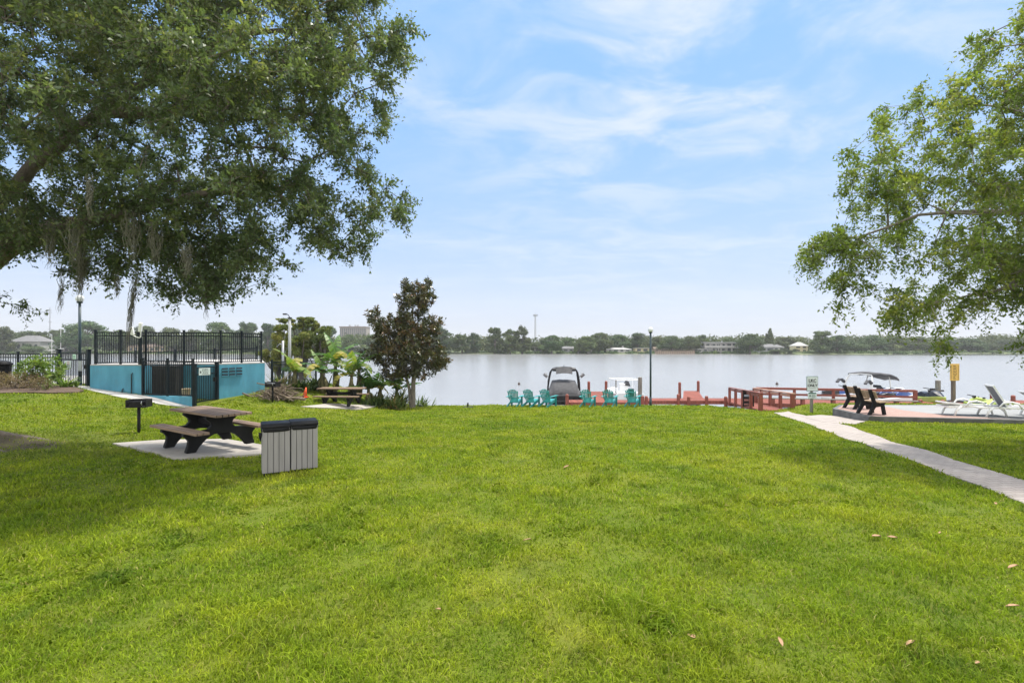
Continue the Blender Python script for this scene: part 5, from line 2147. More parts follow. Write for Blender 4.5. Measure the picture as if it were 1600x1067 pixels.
r = thing('radio_tower', 'slim lattice radio tower with antenna ring above the far trees', 'tower', (px(836.3, 620), 620, 0))
zt = EYE - (488 - V0) / F * 620
m = MB()
pts = [(math.cos(a) * 1.15, math.sin(a) * 1.15) for a in (0.3, 2.4, 4.5)]
for x, y in pts:
    m.bar((x, y, 0), (x * 0.6, y * 0.6, zt - 3.5), 0.42, 0.42, (1, 0, 0))
n = 18
for k in range(n):
    z0, z1 = (zt - 3.5) * k / n, (zt - 3.5) * (k + 1) / n
    for i in range(3):
        s0, s1 = 1 - 0.4 * k / n, 1 - 0.4 * (k + 1) / n
        a, b = pts[i], pts[(i + 1) % 3]
        m.bar((a[0] * s0, a[1] * s0, z0), (b[0] * s1, b[1] * s1, z1), 0.16, 0.16)
m.build('mast', 'tower_grey', r)
m = MB()
for i in range(3):
    a = pts[i]
    b = pts[(i + 1) % 3]
    q = [Vector((a[0] * 2.4, a[1] * 2.4, zt - 3.6)), Vector((b[0] * 2.4, b[1] * 2.4, zt - 3.6))]
    m.bar(q[0], q[1], 0.3, 0.3)
    for t in (0, 0.33, 0.66, 1):
        c = q[0].lerp(q[1], t)
        m.box(c, (0.45, 0.35, 2.1))
m.cyl((0, 0, zt - 3.5), (0, 0, zt), 0.16, 0.1, 6)
m.build('antenna', 'tower_grey', r)

for lab, u, d, v0 in (('thin tall power pole with crossbars behind the far left trees', 78, 300, 481),):
    r = thing('power_pole', lab, 'pole', (px(u, d), d, -1))
    zt = EYE - (v0 - V0) / F * d + 1
    m = MB()
    m.cyl((0, 0, 0), (0, 0, zt), 0.28, 0.2, 8)
    m.build('pole', 'tower_grey', r)
    m = MB()
    for k, ww in ((0.06, 2.2), (0.11, 2.6), (0.33, 2.2), (0.5, 2.4)):
        m.box((0, 0, zt * (1 - k)), (ww, 0.22, 0.25))
    m.build('crossarm', 'tower_grey', r)
for lab, u, v0, d in (('taller thin pale mast with a low boom on the far left shore', 95, 515, 262), ('shorter thin pale mast left of the taller one by the boathouse', 81, 524, 262)):
    r = thing('boat_mast', lab, 'mast', (px(u, d), d, WATER))
    zt = EYE - (v0 - V0) / F * d - WATER
    m = MB()
    m.cyl((0, 0, 0), (0, 0, zt), 0.16, 0.1, 6)
    m.build('pole', 'white_paint', r)
    m = MB()
    m.bar((-1.2, 0, zt * 0.2), (1.6, 0, zt * 0.22), 0.3, 0.35)
    m.bar((-0.7, 0, zt * 0.72), (0.7, 0, zt * 0.72), 0.1, 0.1)
    m.build('boom', 'white_paint', r)


# --- trees of the far shore: prototypes with trunk and crown, copies share the meshes
def far_proto(kind):
    """unit tree about 10 m tall and 10 m wide"""
    L = []
    if kind == 'oak':
        for k in range(26):
            a, q = random.uniform(0, 6.28), random.uniform(2.0, 4.3)
            L.append((math.cos(a) * q, math.sin(a) * q, random.uniform(1.0, 4.0), random.uniform(0.6, 1.2), random.uniform(0.5, 1.0)))
        for k in range(26):
            a, q = random.uniform(0, 6.28), random.uniform(0.5, 3.6)
            L.append((math.cos(a) * q, math.sin(a) * q, 8.4 - 0.34 * q * q * 0.9 + random.uniform(-0.5, 0.3), random.uniform(0.7, 1.4), random.uniform(0.5, 0.95)))
        for k in range(20):
            a, q = random.uniform(0, 6.28), random.uniform(1.5, 3.9)
            L.append((math.cos(a) * q, math.sin(a) * q, random.uniform(2.2, 5.4), random.uniform(1.0, 1.5), random.uniform(0.9, 1.3)))
    elif kind == 'tall':
        for k in range(46):
            a, z = random.uniform(0, 6.28), random.uniform(0.5, 9.2)
            q = random.uniform(0.3, 1) * (3.4 - 0.22 * abs(z - 4.2) ** 1.3)
            L.append((math.cos(a) * q, math.sin(a) * q, z, random.uniform(0.6, 1.3), random.uniform(0.5, 1.0)))
    elif kind == 'ragged':
        for k in range(44):
            a, z = random.uniform(0, 6.28), random.uniform(0.6, 9.4)
            q = random.uniform(0.2, 1) * (4.2 - 0.3 * abs(z - 4.0))
            L.append((math.cos(a) * q, math.sin(a) * q, z, random.uniform(0.6, 1.3), random.uniform(0.5, 1.0)))
    elif kind == 'conifer':
        for k in range(16):
            z = 0.8 + 9 * k / 15
            q = 0.15
            L.append((random.uniform(-q, q), random.uniform(-q, q), z, 1.3 * (1 - (k / 16) ** 2) * 0.9 + 0.3, 0.7))
    else:
        for k in range(10):
            a, q = random.uniform(0, 6.28), random.uniform(0.3, 3.5)
            L.append((math.cos(a) * q, math.sin(a) * q, random.uniform(2, 6.5), random.uniform(1.4, 2.3), random.uniform(1.3, 2.2)))
    v, q, t = far_crown(L, 7500, 0.27)
    m = MB()
    m.tube([(0, 0, -1.0), (0.1, 0, 2.5), (0.0, 0.1, 6.0)], [0.38, 0.28, 0.1], 7)
    for k in range(5):
        l = random.choice(L)
        z = random.uniform(1.5, 3.5)
        m.tube([(0.05, 0, z), (l[0] * 0.5, l[1] * 0.5, (z + l[2]) / 2 + 0.3), (l[0], l[1], l[2])], [0.18, 0.12, 0.05], 5)
    return v, q, t, m


PROTO = {}
FT = [  # u, v_top, width px, kind, distance, label
    (-28, 506, 60, 'oak', 270, 'broad green tree at the extreme left edge of the far shore'),
    (8, 513, 40, 'ragged', 268, 'green tree left of the grey hip roofed house'),
    (42, 516, 50, 'oak', 296, 'dark round tree behind the grey hip roofed house'),
    (66, 519, 34, 'tall', 290, 'dark tree just left of the thin power pole'),
    (51, 535, 34, 'bush', 266, 'low round shrub tree right of the grey hip roofed house'),
    (90, 517, 34, 'tall', 292, 'dark tree between the power pole and the big domed oak'),
    (134, 501, 86, 'oak', 274, 'big domed green oak on the left far bank behind the lamp post'),
    (187, 514, 44, 'oak', 280, 'green tree right of the big domed oak above the pool fence'),
    (224, 508, 56, 'oak', 284, 'rounded green tree behind the white floodlights on the pool wall'),
    (266, 511, 46, 'oak', 282, 'small domed tree seen over the middle of the tall pool fence'),
    (296, 517, 40, 'ragged', 284, 'sparse greyish tree over the middle of the tall pool fence'),
    (340, 502, 66, 'oak', 276, 'large domed tree over the right half of the tall pool fence'),
    (385, 505, 52, 'tall', 280, 'rounded tree over the right end of the tall pool fence'),
    (418, 508, 40, 'tall', 284, 'dark tree right of the pool fence behind the yellowish cypress'),
    (470, 508, 62, 'tall', 282, 'dark green tree behind the white utility pole'),
    (512, 512, 44, 'tall', 278, 'dark tree left of the tall office block'),
    (545, 521, 40, 'oak', 268, 'round dark tree standing below the tall office block'),
    (584, 521, 46, 'oak', 274, 'dark tree right of the office block beside the bronze magnolia'),
    (625, 522, 50, 'ragged', 276, 'tree hidden behind the bronze magnolia on the far shore'),
    (690, 512, 58, 'ragged', 266, 'tall loose tree at the right of the bronze magnolia'),
    (722, 524, 42, 'ragged', 266, 'lower bright green tree second right of the bronze magnolia'),
    (740, 521, 30, 'tall', 270, 'slim tree in the dip between two taller groups left of the radio tower'),
    (773, 514, 40, 'tall', 262, 'tall dark full tree in the group left of the radio tower'),
    (797, 517, 40, 'ragged', 264, 'middle tree of the dark group left of the radio tower'),
    (816, 513, 40, 'ragged', 263, 'highest feathery tree just left of the radio tower'),
    (842, 525, 36, 'bush', 274, 'pale green low tree below the radio tower'),
    (862, 523, 40, 'oak', 264, 'broad bushy tree with drooping crown right of the radio tower'),
    (888, 527, 34, 'oak', 280, 'dull dark tree behind the blue grey shed house'),
    (915, 524, 42, 'oak', 266, 'dark spreading tree over the brown boathouse'),
    (936, 519, 46, 'oak', 274, 'taller green tree behind the brown boathouse'),
    (966, 522, 46, 'oak', 282, 'dark tree behind the long low white house'),
    (996, 522, 42, 'tall', 284, 'dark tree just left of the lakeside lamp post'),
    (1026, 526, 36, 'oak', 282, 'dark tree just right of the lakeside lamp post'),
    (1050, 524, 52, 'oak', 270, 'broad green tree above the left part of the tan retaining wall'),
    (1076, 524, 44, 'oak', 272, 'broad tree above the right end of the tan retaining wall'),
    (1096, 525, 36, 'ragged', 278, 'spiky palm like tree left of the modern two storey house'),
    (1139, 527, 34, 'oak', 296, 'small domed dark tree rising behind the modern two storey house'),
    (1172, 520, 48, 'oak', 262, 'large green oak at the water right of the modern two storey house'),
    (1198, 524, 9, 'conifer', 290, 'shorter dark pointed conifer left of the tallest one'),
    (1203.5, 517, 11, 'conifer', 288, 'tallest dark columnar conifer above the grey gabled house'),
    (1226, 525, 56, 'oak', 300, 'wide dark tree behind the grey houses left of the yellow house'),
    (1216, 543, 24, 'bush', 264, 'low green bush at the water in front of the pale grey house'),
    (1236, 544, 20, 'bush', 264, 'low bush in front of the left corner of the yellow house'),
    (1284, 519, 48, 'tall', 266, 'tall leafy tree just right of the yellow house'),
    (1308, 523, 44, 'oak', 270, 'round green tree second right of the yellow house'),
    (1336, 528, 40, 'bush', 282, 'lower tree above the dark sunshade boat'),
    (1362, 522, 46, 'oak', 284, 'domed tree right above the sunshade canopy boat'),
    (1396, 523, 50, 'oak', 286, 'wide dark tree seen left of the hanging branches at right'),
    (1434, 525, 50, 'oak', 290, 'tree seen through the hanging branches at right'),
    (1474, 527, 46, 'bush', 296, 'tree on the far shore just left of the yellow sign'),
    (1514, 528, 54, 'oak', 300, 'tree on the far shore right above the yellow sign'),
    (1552, 527, 46, 'bush', 304, 'tree on the far shore above the raised lounger'),
    (1594, 526, 52, 'oak', 306, 'tree on the far shore at the right edge of the picture'),
    (1640, 524, 60, 'oak', 306, 'tree on the far shore just beyond the right edge of the picture'),
]


def far_trees():
    for kind in ('oak', 'tall', 'ragged', 'conifer', 'bush'):
        PROTO[kind] = []
        for k in range(3 if kind in ('oak', 'tall', 'ragged') else 1):
            v, q, t, m = far_proto(kind)
            PROTO[kind].append([v, q, t, m, None])
    for i, (u, vt, wpx, kind, d, lab) in enumerate(FT):
        pr = PROTO[kind][i % len(PROTO[kind])]
        zb = -1.3
        h = EYE - (vt - V0) / F * d - zb
        wd = wpx / F * d
        loc, rz, sc = (px(u, d), d, zb), random.uniform(0, 6.28), (wd / (10.2 if kind != 'conifer' else 3.0), wd / (10.2 if kind != 'conifer' else 3.0), h / 9.2)
        if pr[4] is None:
            r = thing('shore_tree', lab, 'tree', loc, rz, 'trees along the far shore')
            r.scale = sc
            pr[3].build('trunk', 'far_bark', r)
            np_mesh('crown', pr[0], pr[1], None, 'far_leaf', pr[2], r)
            pr[4] = r
        else:
            dup(pr[4], loc, rz, lab, None, sc)
    # the wood behind, which reads as one mass
    L = []
    for k in range(560):
        u = random.uniform(-260, 1900)
        d = random.uniform(300, 352) + (20 if u > 1400 else 0)
        top = 525.8 + 2.0 * math.sin(u * 0.031) + 1.6 * math.sin(u * 0.083 + 2) + random.uniform(-1, 3)
        if u < 460:
            top -= 6
        zt = EYE - (top - V0) / F * d
        rz = (zt + 1) * 0.36
        L.append((px(u, d), d, zt - rz * 0.9, random.uniform(4, 7), rz))
        L.append((px(u, d) + random.uniform(-3, 3), d - 4, zt * 0.35 - 0.6, random.uniform(4, 7), rz))
    v, q, t = far_crown(L, 110000, 0.75)
    tag(np_mesh('far_wood', v, q, None, 'far_leaf', t), 'continuous band of dark green woods behind the far shore houses', 'woods', kind='stuff')
    # reeds and shrubs along the water
    L = []
    for k in range(520):
        u = random.uniform(-150, 1800)
        d = 267 + random.uniform(-1.5, 6) + (24 if px(u, 267) > 215 else 0)
        L.append((px(u, d), d, -1.5, random.uniform(0.8, 2.2), random.uniform(0.4, 1.0)))
    v, q, t = far_crown(L, 40000, 0.40)
    tag(np_mesh('shore_shrubs', v, q, None, 'far_leaf', t), 'low shrubs and reeds fringing the far waterline', 'shrubs', kind='stuff')


far_trees()


# ================================================================== near trees
def big_oak():
    root = thing('live_oak', 'huge live oak with a dense dark spreading crown filling the upper left', 'tree', (-13.2, 11.2, float(zg(-13.2, 11.2)) - 0.2))
    o = np.array(root.location)
    # profile of the crown; it goes on beyond the left side and the top of the picture
    outline = [(-330, -230), (-100, -300), (300, -260), (520, -150), (600, -40), (648, 52), (632, 118), (612, 150), (622, 182), (588, 230), (572, 268), (606, 292), (668, 338), (640, 362), (590, 372), (560, 395),
               (500, 392), (455, 408), (425, 438), (400, 442), (378, 478), (352, 450), (322, 470), (296, 452), (268, 482), (246, 448), (214, 440), (180, 446), (150, 424), (120, 430), (112, 452), (90, 462), (72, 448), (66, 420), (40, 428), (44, 470), (22, 490), (-10, 478), (-60, 440), (-250, 400), (-330, 200)]
    holes = [(58, 430, 34, 1.0), (100, 448, 15, 0.8), (15, 395, 16, 0.9), (128, 170, 10, 0.5), (560, 330, 13, 0.6), (230, 425, 14, 0.8), (478, 390, 14, 0.6), (590, 215, 18, 0.6), (35, 340, 10, 0.7), (105, 285, 12, 0.7), (190, 458, 18, 0.8), (420, 455, 12, 0.8), (640, 20, 16, 0.6), (600, 250, 22, 0.7)]
    holes = [(612, 252, 30, 1.0), (60, 432, 48, 1.0), (108, 452, 22, 0.9)] + holes
    for k in range(34):
        holes.append((rng.uniform(150, 640), rng.uniform(0, 430), rng.uniform(7, 17), 0.9))
    C = crown_points(outline, 10.4, 3.0, 520, holes, edge=240, mind=0.42, per=5, crad=(0.30, 0.30, 0.20))
    limbs = [
        ([(-13.2, 11.2, -0.3), (-13.3, 11.2, 0.6), (-13.2, 11.2, 1.8), (-12.9, 11.1, 2.9)], [0.78, 0.60, 0.55, 0.52]),
        ([(-12.9, 11.1, 2.9), (-11.6, 10.9, 3.75), (-10.3, 10.7, 4.35), (-9.0, 10.6, 4.75), (-7.6, 10.5, 5.0), (-6.0, 10.3, 5.3), (-4.6, 10.1, 5.3)], [0.36, 0.27, 0.22, 0.16, 0.11, 0.07, 0.03]),
        ([(-12.9, 11.1, 2.9), (-12.2, 11.4, 4.6), (-10.9, 11.6, 6.2), (-9.2, 11.4, 7.4), (-7.4, 11.0, 8.2), (-5.6, 10.7, 8.7), (-4.0, 10.5, 8.7)], [0.26, 0.18, 0.14, 0.11, 0.08, 0.05, 0.02]),
        ([(-9.2, 11.4, 7.4), (-8.0, 11.2, 7.3), (-6.6, 10.9, 7.2), (-5.0, 10.6, 7.5)], [0.14, 0.12, 0.09, 0.04]),
        ([(-12.2, 11.4, 4.6), (-12.6, 10.6, 6.6), (-12.4, 9.8, 8.6), (-11.6, 9.4, 10.2)], [0.3, 0.24, 0.16, 0.06]),
        ([(-12.9, 11.1, 2.9), (-14.6, 11.6, 4.4), (-16.4, 12.0, 5.8), (-17.8, 12.0, 7.0)], [0.36, 0.28, 0.18, 0.07]),
        ([(-13.0, 11.15, 2.7), (-12.9, 9.8, 4.1), (-12.4, 8.6, 5.4), (-11.6, 7.8, 6.6)], [0.28, 0.22, 0.14, 0.06]),
        ([(-11.6, 10.9, 3.75), (-11.2, 10.2, 5.0), (-10.2, 9.2, 6.0), (-9.0, 8.3, 6.6)], [0.2, 0.17, 0.12, 0.05]),
        # surface roots
        ([(-13.2, 11.2, 0.0), (-12.2, 10.9, 0.22), (-11.2, 10.7, 0.10), (-10.5, 10.6, -0.03)], [0.40, 0.20, 0.11, 0.05]),
        ([(-13.2, 11.2, 0.0), (-12.3, 11.5, 0.3), (-11.3, 11.65, 0.14), (-10.4, 11.8, -0.02)], [0.40, 0.18, 0.09, 0.04]),
        ([(-13.2, 11.2, 0.0), (-12.9, 10.2, 0.2), (-12.4, 9.5, 0.0)], [0.4, 0.18, 0.05]),
    ]
    limbs = [([np.array(p) - o for p in pts], rr) for pts, rr in limbs]
    tone = 0.10 * sstep(5.5, 9.0, C[:, 2]) + 0.16 * sstep(9.5, 7.6, C[:, 1]) * sstep(-8, -11, C[:, 0]) - 0.06  # sunlit tufts put into the leaf tint: lighter high up and near left
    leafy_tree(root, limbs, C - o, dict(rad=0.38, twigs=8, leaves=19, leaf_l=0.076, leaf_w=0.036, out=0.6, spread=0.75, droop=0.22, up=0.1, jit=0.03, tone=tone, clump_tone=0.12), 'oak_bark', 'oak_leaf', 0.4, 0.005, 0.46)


big_oak()


def moss(label, u, v0, v1, d, wd, slant=0.0, group=None, n=90):
    """beard of hanging fibres"""
    top = at(u, v0, d)
    L = (v1 - v0) / F * d
    m = MB()
    for k in range(n):
        ox, oy = random.gauss(0, wd * 0.5), random.gauss(0, wd * 0.5)
        st = L * random.uniform(-0.10, 0.45)
        l = (L - st) * random.uniform(0.25, 1.0) ** 1.3
        ph, am = random.uniform(0, 6.28), random.uniform(0.01, 0.035)
        pts = []
        for j in range(8):
            t = j / 7
            ta = 1 - 0.75 * ((st + t * l) / L)
            pts.append((ox * ta + slant * (st + t * l) + am * math.sin(7 * t + ph) + random.gauss(0, 0.010), oy * ta + am * math.cos(6 * t + ph) + random.gauss(0, 0.010), -st - l * t))
        r0 = random.uniform(0.002, 0.006)
        m.tube(pts, [r0 * q for q in (0.5, 1, 1, 1, 0.9, 0.8, 0.6, 0.3)], 3)
    o = m.build('spanish_moss', 'moss_grey', None, top)
    tag(o, label, 'moss', group)


moss('longest beard of grey moss hanging from the oak toward the pool fence', 213, 428, 548, 10.2, 0.05, -0.13, 'beards of moss in the oak', 60)
moss('grey moss beard hanging down in front of the left lamp post', 130, 372, 480, 10.0, 0.10, -0.05, 'beards of moss in the oak')
moss('thin moss strand hanging left of the lamp post over the power pole', 96, 425, 492, 10.0, 0.05, -0.04, 'beards of moss in the oak', 30)
moss('short moss strand between the lamp post and the longest beard', 184, 425, 472, 10.2, 0.035, -0.05, 'beards of moss in the oak', 25)
moss('moss strand tapering over the right part of the tall pool fence', 324, 425, 508, 10.1, 0.055, -0.02, 'beards of moss in the oak', 40)
moss('pale wide moss curtain on the big left limb of the oak', 77, 345, 428, 9.0, 0.14, 0.0, 'beards of moss in the oak', 50)
moss('broad pale moss curtain in the middle of the oak under the limb', 207, 325, 410, 8.8, 0.22, 0.0, 'beards of moss in the oak', 60)
moss('pale moss hanging right of the broad moss curtain', 242, 345, 420, 8.9, 0.16, 0.0, 'beards of moss in the oak', 45)
moss('long thin vertical moss strand high in the left of the oak', 140, 275, 345, 7.4, 0.04, 0.0, 'beards of moss in the oak', 40)
moss('short moss fringe under the right side of the oak crown', 292, 385, 440, 8.6, 0.10, 0.0, 'beards of moss in the oak', 60)
moss('moss curtain beside the lamp post under the big limb', 118, 345, 425, 8.9, 0.18, 0.0, 'beards of moss in the oak', 55)


def right_tree():
    root = thing('elm_tree', 'light green tree with drooping leafy sprays reaching in from the right edge', 'tree', (14.6, 12.2, float(zg(14.6, 12.2)) - 0.2))
    o = np.array(root.location)
    outline = [(1700, -260), (1600, -30), (1574, 30), (1520, 44), (1461, 56), (1411, 98), (1440, 128), (1371, 134), (1337, 186), (1312, 222), (1287, 270), (1298, 337), (1330, 330), (1372, 350), (1330, 372), (1280, 362), (1253, 368), (1228, 402), (1268, 420), (1281, 480), (1310, 462), (1345, 440), (1378, 452), (1358, 500), (1398, 512), (1425, 530),
               (1440, 556), (1460, 568), (1476, 536), (1500, 512), (1520, 480), (1540, 500), (1558, 515), (1570, 470), (1588, 500), (1600, 545), (1640, 560), (1760, 520), (1950, 480), (2080, 260), (2060, -60), (1900, -260)]
    holes = [(1500, 575, 42, 1.0), (1500, 322, 28, 0.85), (1462, 338, 22, 0.8), (1440, 300, 16, 0.7), (1528, 440, 28, 0.9), (1575, 490, 22, 0.9), (1385, 285, 14, 0.6), (1460, 160, 18, 0.6), (1420, 205, 20, 0.6), (1350, 345, 20, 0.7), (1540, 110, 16, 0.5), (1400, 420, 16, 0.6), (1520, 240, 14, 0.5), (1360, 200, 12, 0.5), (1585, 60, 20, 0.6), (1500, 540, 20, 0.9)]
    outline = [(u + (24 if u < 1600 else 0), v) for u, v in outline]
    C = crown_points(outline, 11.5, 2.8, 310, holes, edge=210, mind=0.38, per=5, crad=(0.40, 0.34, 0.22))
    limbs = [
        ([(14.6, 12.2, -0.3), (14.6, 12.2, 1.0), (14.5, 12.2, 2.6), (14.4, 12.1, 4.2)], [0.40, 0.32, 0.29, 0.27]),
        ([(14.4, 12.1, 4.2), (13.2, 11.8, 4.9), (11.8, 11.6, 5.2), (10.3, 11.4, 5.2), (9.0, 11.4, 5.1), (7.8, 11.5, 4.6)], [0.13, 0.10, 0.07, 0.05, 0.03, 0.015]),
        ([(14.4, 12.1, 4.2), (13.6, 12.0, 6.0), (12.2, 11.7, 7.2), (11.0, 11.5, 7.6)], [0.2, 0.14, 0.08, 0.03]),
        ([(14.4, 12.1, 4.2), (14.2, 12.0, 6.4), (13.4, 11.8, 8.4)], [0.2, 0.14, 0.06]),
        ([(14.5, 12.2, 3.2), (13.2, 11.9, 3.5), (11.8, 11.6, 3.6), (10.2, 11.4, 3.3)], [0.12, 0.09, 0.06, 0.03]),
        ([(14.4, 12.1, 4.2), (15.6, 12.4, 5.6), (16.8, 12.6, 6.6)], [0.18, 0.12, 0.05]),
    ]
    limbs = [([np.array(p) - o for p in pts], rr) for pts, rr in limbs]
    leafy_tree(root, limbs, C - o, dict(rad=0.42, twigs=7, leaves=20, leaf_l=0.080, leaf_w=0.037, out=0.8, spread=0.6, droop=0.5, up=-0.15, jit=0.03, clump_tone=0.16), 'pale_bark', 'elm_leaf', 0.45, 0.0045, 0.48, 0.0035)


right_tree()


def magnolia():
    p = G(645, 637.5)
    root = thing('magnolia_tree', 'young two stemmed magnolia with bronze backed dark leaves on the lawn edge', 'tree', (p.x, p.y, p.z))
    o = np.array(root.location)
    d = p.y
    outline = [(633, 434), (645, 446), (655, 438), (669, 437), (671, 447), (681, 448), (677, 466), (668, 476), (664, 488), (675, 496), (684, 500), (696, 498), (682, 511), (689, 528), (691, 545), (700, 559), (694, 573), (676, 584), (661, 590), (648, 594), (634, 590), (622, 596), (604, 592), (598, 570), (568, 556), (566, 551), (590, 541), (586, 519), (577, 499), (578, 482), (594, 484), (600, 499), (609, 492), (621, 503), (620, 486), (631, 480), (620, 466), (630, 460)]
    poly = outline
    C = crown_points(poly, d, 1.5, 430, [(612, 575, 8, 0.8), (640, 486, 5, 0.6)], edge=42, mind=0.14)
    f = lambda u, v, dy=0: np.array(at(u, v, d + dy))
    limbs = [
        ([f(645, 640), f(646, 610), f(647, 585), f(644, 550, .1), f(643, 510, .1), f(646, 470), f(648, 446)], [0.15, 0.12, 0.11, 0.09, 0.07, 0.04, 0.015]),
        ([f(643, 636), f(639, 606), f(633, 580), f(622, 550, -.2), f(606, 522, -.2), f(592, 497)], [0.10, 0.08, 0.07, 0.05, 0.03, 0.015]),
        ([f(647, 590), f(655, 578), f(668, 560, .3), f(682, 548, .4)], [0.06, 0.05, 0.03, 0.015]),
    ]
    limbs = [([q - o for q in pts], rr) for pts, rr in limbs]
    leafy_tree(root, limbs, C - o, dict(rad=0.27, twigs=7, leaves=9, leaf_l=0.15, leaf_w=0.062, out=0.8, spread=0.8, droop=0.05, up=0.3, jit=0.02, clump_tone=0.16), 'pale_bark', 'magnolia_leaf', 0.3, 0.007, 0.45, 0.006)


magnolia()


def shore_cypress(label, u, d, parts, tint):
    root = thing('cypress_tree', label, 'tree', (px(u, d), d, -1.6))
    L = []
    for (uu, vv, ru, rv) in parts:
        for k in range(14):
            L.append((px(uu + random.uniform(-ru, ru) * 0.7, d) - px(u, d), random.uniform(-1, 1) * ru / F * d * 0.8, EYE - (vv + random.uniform(-rv, rv) * 0.6 - V0) / F * d + 1.6, ru / F * d * random.uniform(0.16, 0.40), rv / F * d * random.uniform(0.18, 0.42)))
    v, q, t = far_crown(L, 13000, 0.10, 0.4)
    m = MB()
    m.tube([(0, 0, -0.8), (0.1, 0, 1.5), (0.0, 0, 3.2)], [0.22, 0.16, 0.08], 7)
    for l in L[::3]:
        m.tube([(0.05, 0, 1.2), (l[0] * 0.5, l[1] * 0.5, l[2] * 0.6), (l[0], l[1], l[2])], [0.09, 0.06, 0.02], 5)
    m.build('trunk', 'far_bark', root)
    np_mesh('crown', v, q, None, 'cypress_leaf', np.clip(t + tint, 0, 1), root)


shore_cypress('yellow green tree by the water behind the grey pole', 434, 46, [(434, 532, 20, 16), (424, 552, 18, 14), (442, 515, 13, 9), (438, 568, 14, 14)], 0.18)
shore_cypress('bushy olive tree right behind the white utility pole', 468, 46, [(464, 548, 20, 16), (472, 528, 18, 12), (458, 570, 16, 12)], 0.05)
shore_cypress('airy light green tree rising highest behind the white pole', 474, 48, [(478, 500, 14, 6), (490, 507, 12, 8), (466, 510, 10, 6), (446, 502, 12, 5), (484, 520, 14, 10)], 0.0)
shore_cypress('dark green tree left of the office block behind the banana leaves', 504, 47, [(502, 530, 18, 16), (508, 516, 13, 8), (496, 550, 18, 14), (512, 545, 12, 12)], -0.18)


# ================================================================== garden plants
def blade_leaf(m_v, m_q, m_t, base, az, L, W, rise, curl, tint, tear=0.0, nseg=9):
    """a long arching leaf with a folded midrib; optional torn edges as on banana"""
    d = np.array([math.cos(az), math.sin(az), 0])
    s = np.array([-math.sin(az), math.cos(az), 0])
    p = np.array(base, float)
    ang = rise
    pts = []
    for i in range(nseg + 1):
        pts.append(p.copy())
        dirv = d * math.cos(ang) + np.array([0, 0, 1]) * math.sin(ang)
        p = p + dirv * L / nseg
        ang -= curl / nseg
    for i in range(nseg):
        t0, t1 = i / nseg, (i + 1) / nseg
        w0 = W * math.sin(math.pi * min(1, max(0.04, t0 ** 0.75))) ** 0.7 if t0 < 1 else 0.01
        w1 = W * math.sin(math.pi * min(0.985, t1 ** 0.75)) ** 0.7
        for sg in (-1, 1):
            jt = random.uniform(0, tear)
            sag0 = -0.35 * (1 + random.uniform(-0.4, 0.9) * (tear > 0))
            a0 = pts[i]
            a1 = pts[i + 1] * (1 - jt) + pts[i] * jt
            b0 = a0 + s * sg * w0 / 2 + np.array([0, 0, sag0 * w0 * 0.5])
            b1 = a1 + s * sg * w1 / 2 + np.array([0, 0, sag0 * w1 * 0.5])
            k = len(m_v)
            m_v += [a0, a1, b1, b0]
            m_q.append((k, k + 1, k + 2, k + 3))
            m_t += [tint + random.uniform(-0.08, 0.08)] * 4


def banana(label, u, v, d, h, leaves, seed, lean=0.0, group='banana plants on the lake bank'):
    random.seed(seed)
    x = px(u, d)
    z = min(float(zg(x, d)), EYE - (v - V0) / F * d + 0.25)
    r = thing('banana_plant', label, 'plant', (x, d, z), 0, group)
    m = MB()
    m.tube([(0, 0, -0.3), (lean * 0.4, 0, h * 0.5), (lean, 0, h)], [0.13, 0.11, 0.06], 9)
    for k in range(5):
        a = random.uniform(0, 6.28)
        m.tube([(0.09 * math.cos(a), 0.09 * math.sin(a), h * 0.7), (0.2 * math.cos(a), 0.2 * math.sin(a), h * 0.45), (0.17 * math.cos(a), 0.17 * math.sin(a), h * 0.12)], [0.02, 0.05, 0.03], 4)
    m.build('stem', 'banana_stem', r, smooth=True)
    V, Q, T = [], [], []
    for k in range(leaves):
        az = 2.4 * k + random.uniform(-0.4, 0.4)
        rise = R(random.choice((80, 65, 50, 38, 25)))
        tn = random.choice((0.25, 0.4, 0.55, 0.7, 0.8)) if k < leaves - 1 else 1.0
        blade_leaf(V, Q, T, (lean, 0, h * random.uniform(0.86, 1.02)), az, random.uniform(1.2, 1.9), random.uniform(0.38, 0.58), rise, random.uniform(0.8, 1.9) if tn < 1 else 2.6, tn, 0.45)
    np_mesh('leaves', np.array(V), np.array(Q), None, 'banana_leaf', np.clip(T, 0, 1), r)


banana('banana plant at the foot of the white utility pole with one long arched leaf', 458, 612, 23.6, 0.9, 7, 21, 0.1)
banana('tallest banana plant with a broad fan of torn leaves behind the orange cone', 523, 608, 25.5, 1.75, 11, 22, 0.05)
banana('banana plant just left of the far picnic table with dark hanging leaves', 505, 612, 24.6, 1.15, 8, 23, -0.1)
banana('banana plant with a yellowing leaf right behind the far picnic table', 548, 612, 25.0, 1.35, 8, 24, 0.05)
banana('upright banana plant with two bare stems behind the right end of the far table', 561, 610, 25.8, 1.75, 8, 25, 0.0)
banana('low banana plant with spreading leaves left of the magnolia trunk', 592, 616, 26.0, 1.0, 9, 26, 0.1)
banana('short banana plant with wide drooping leaves behind the pad of the far table', 577, 618, 25.6, 0.8, 9, 27, -0.05)
banana('low fan of banana leaves right beside the left magnolia stem', 618, 624, 27.6, 0.9, 8, 28, 0.1)
random.seed(99)


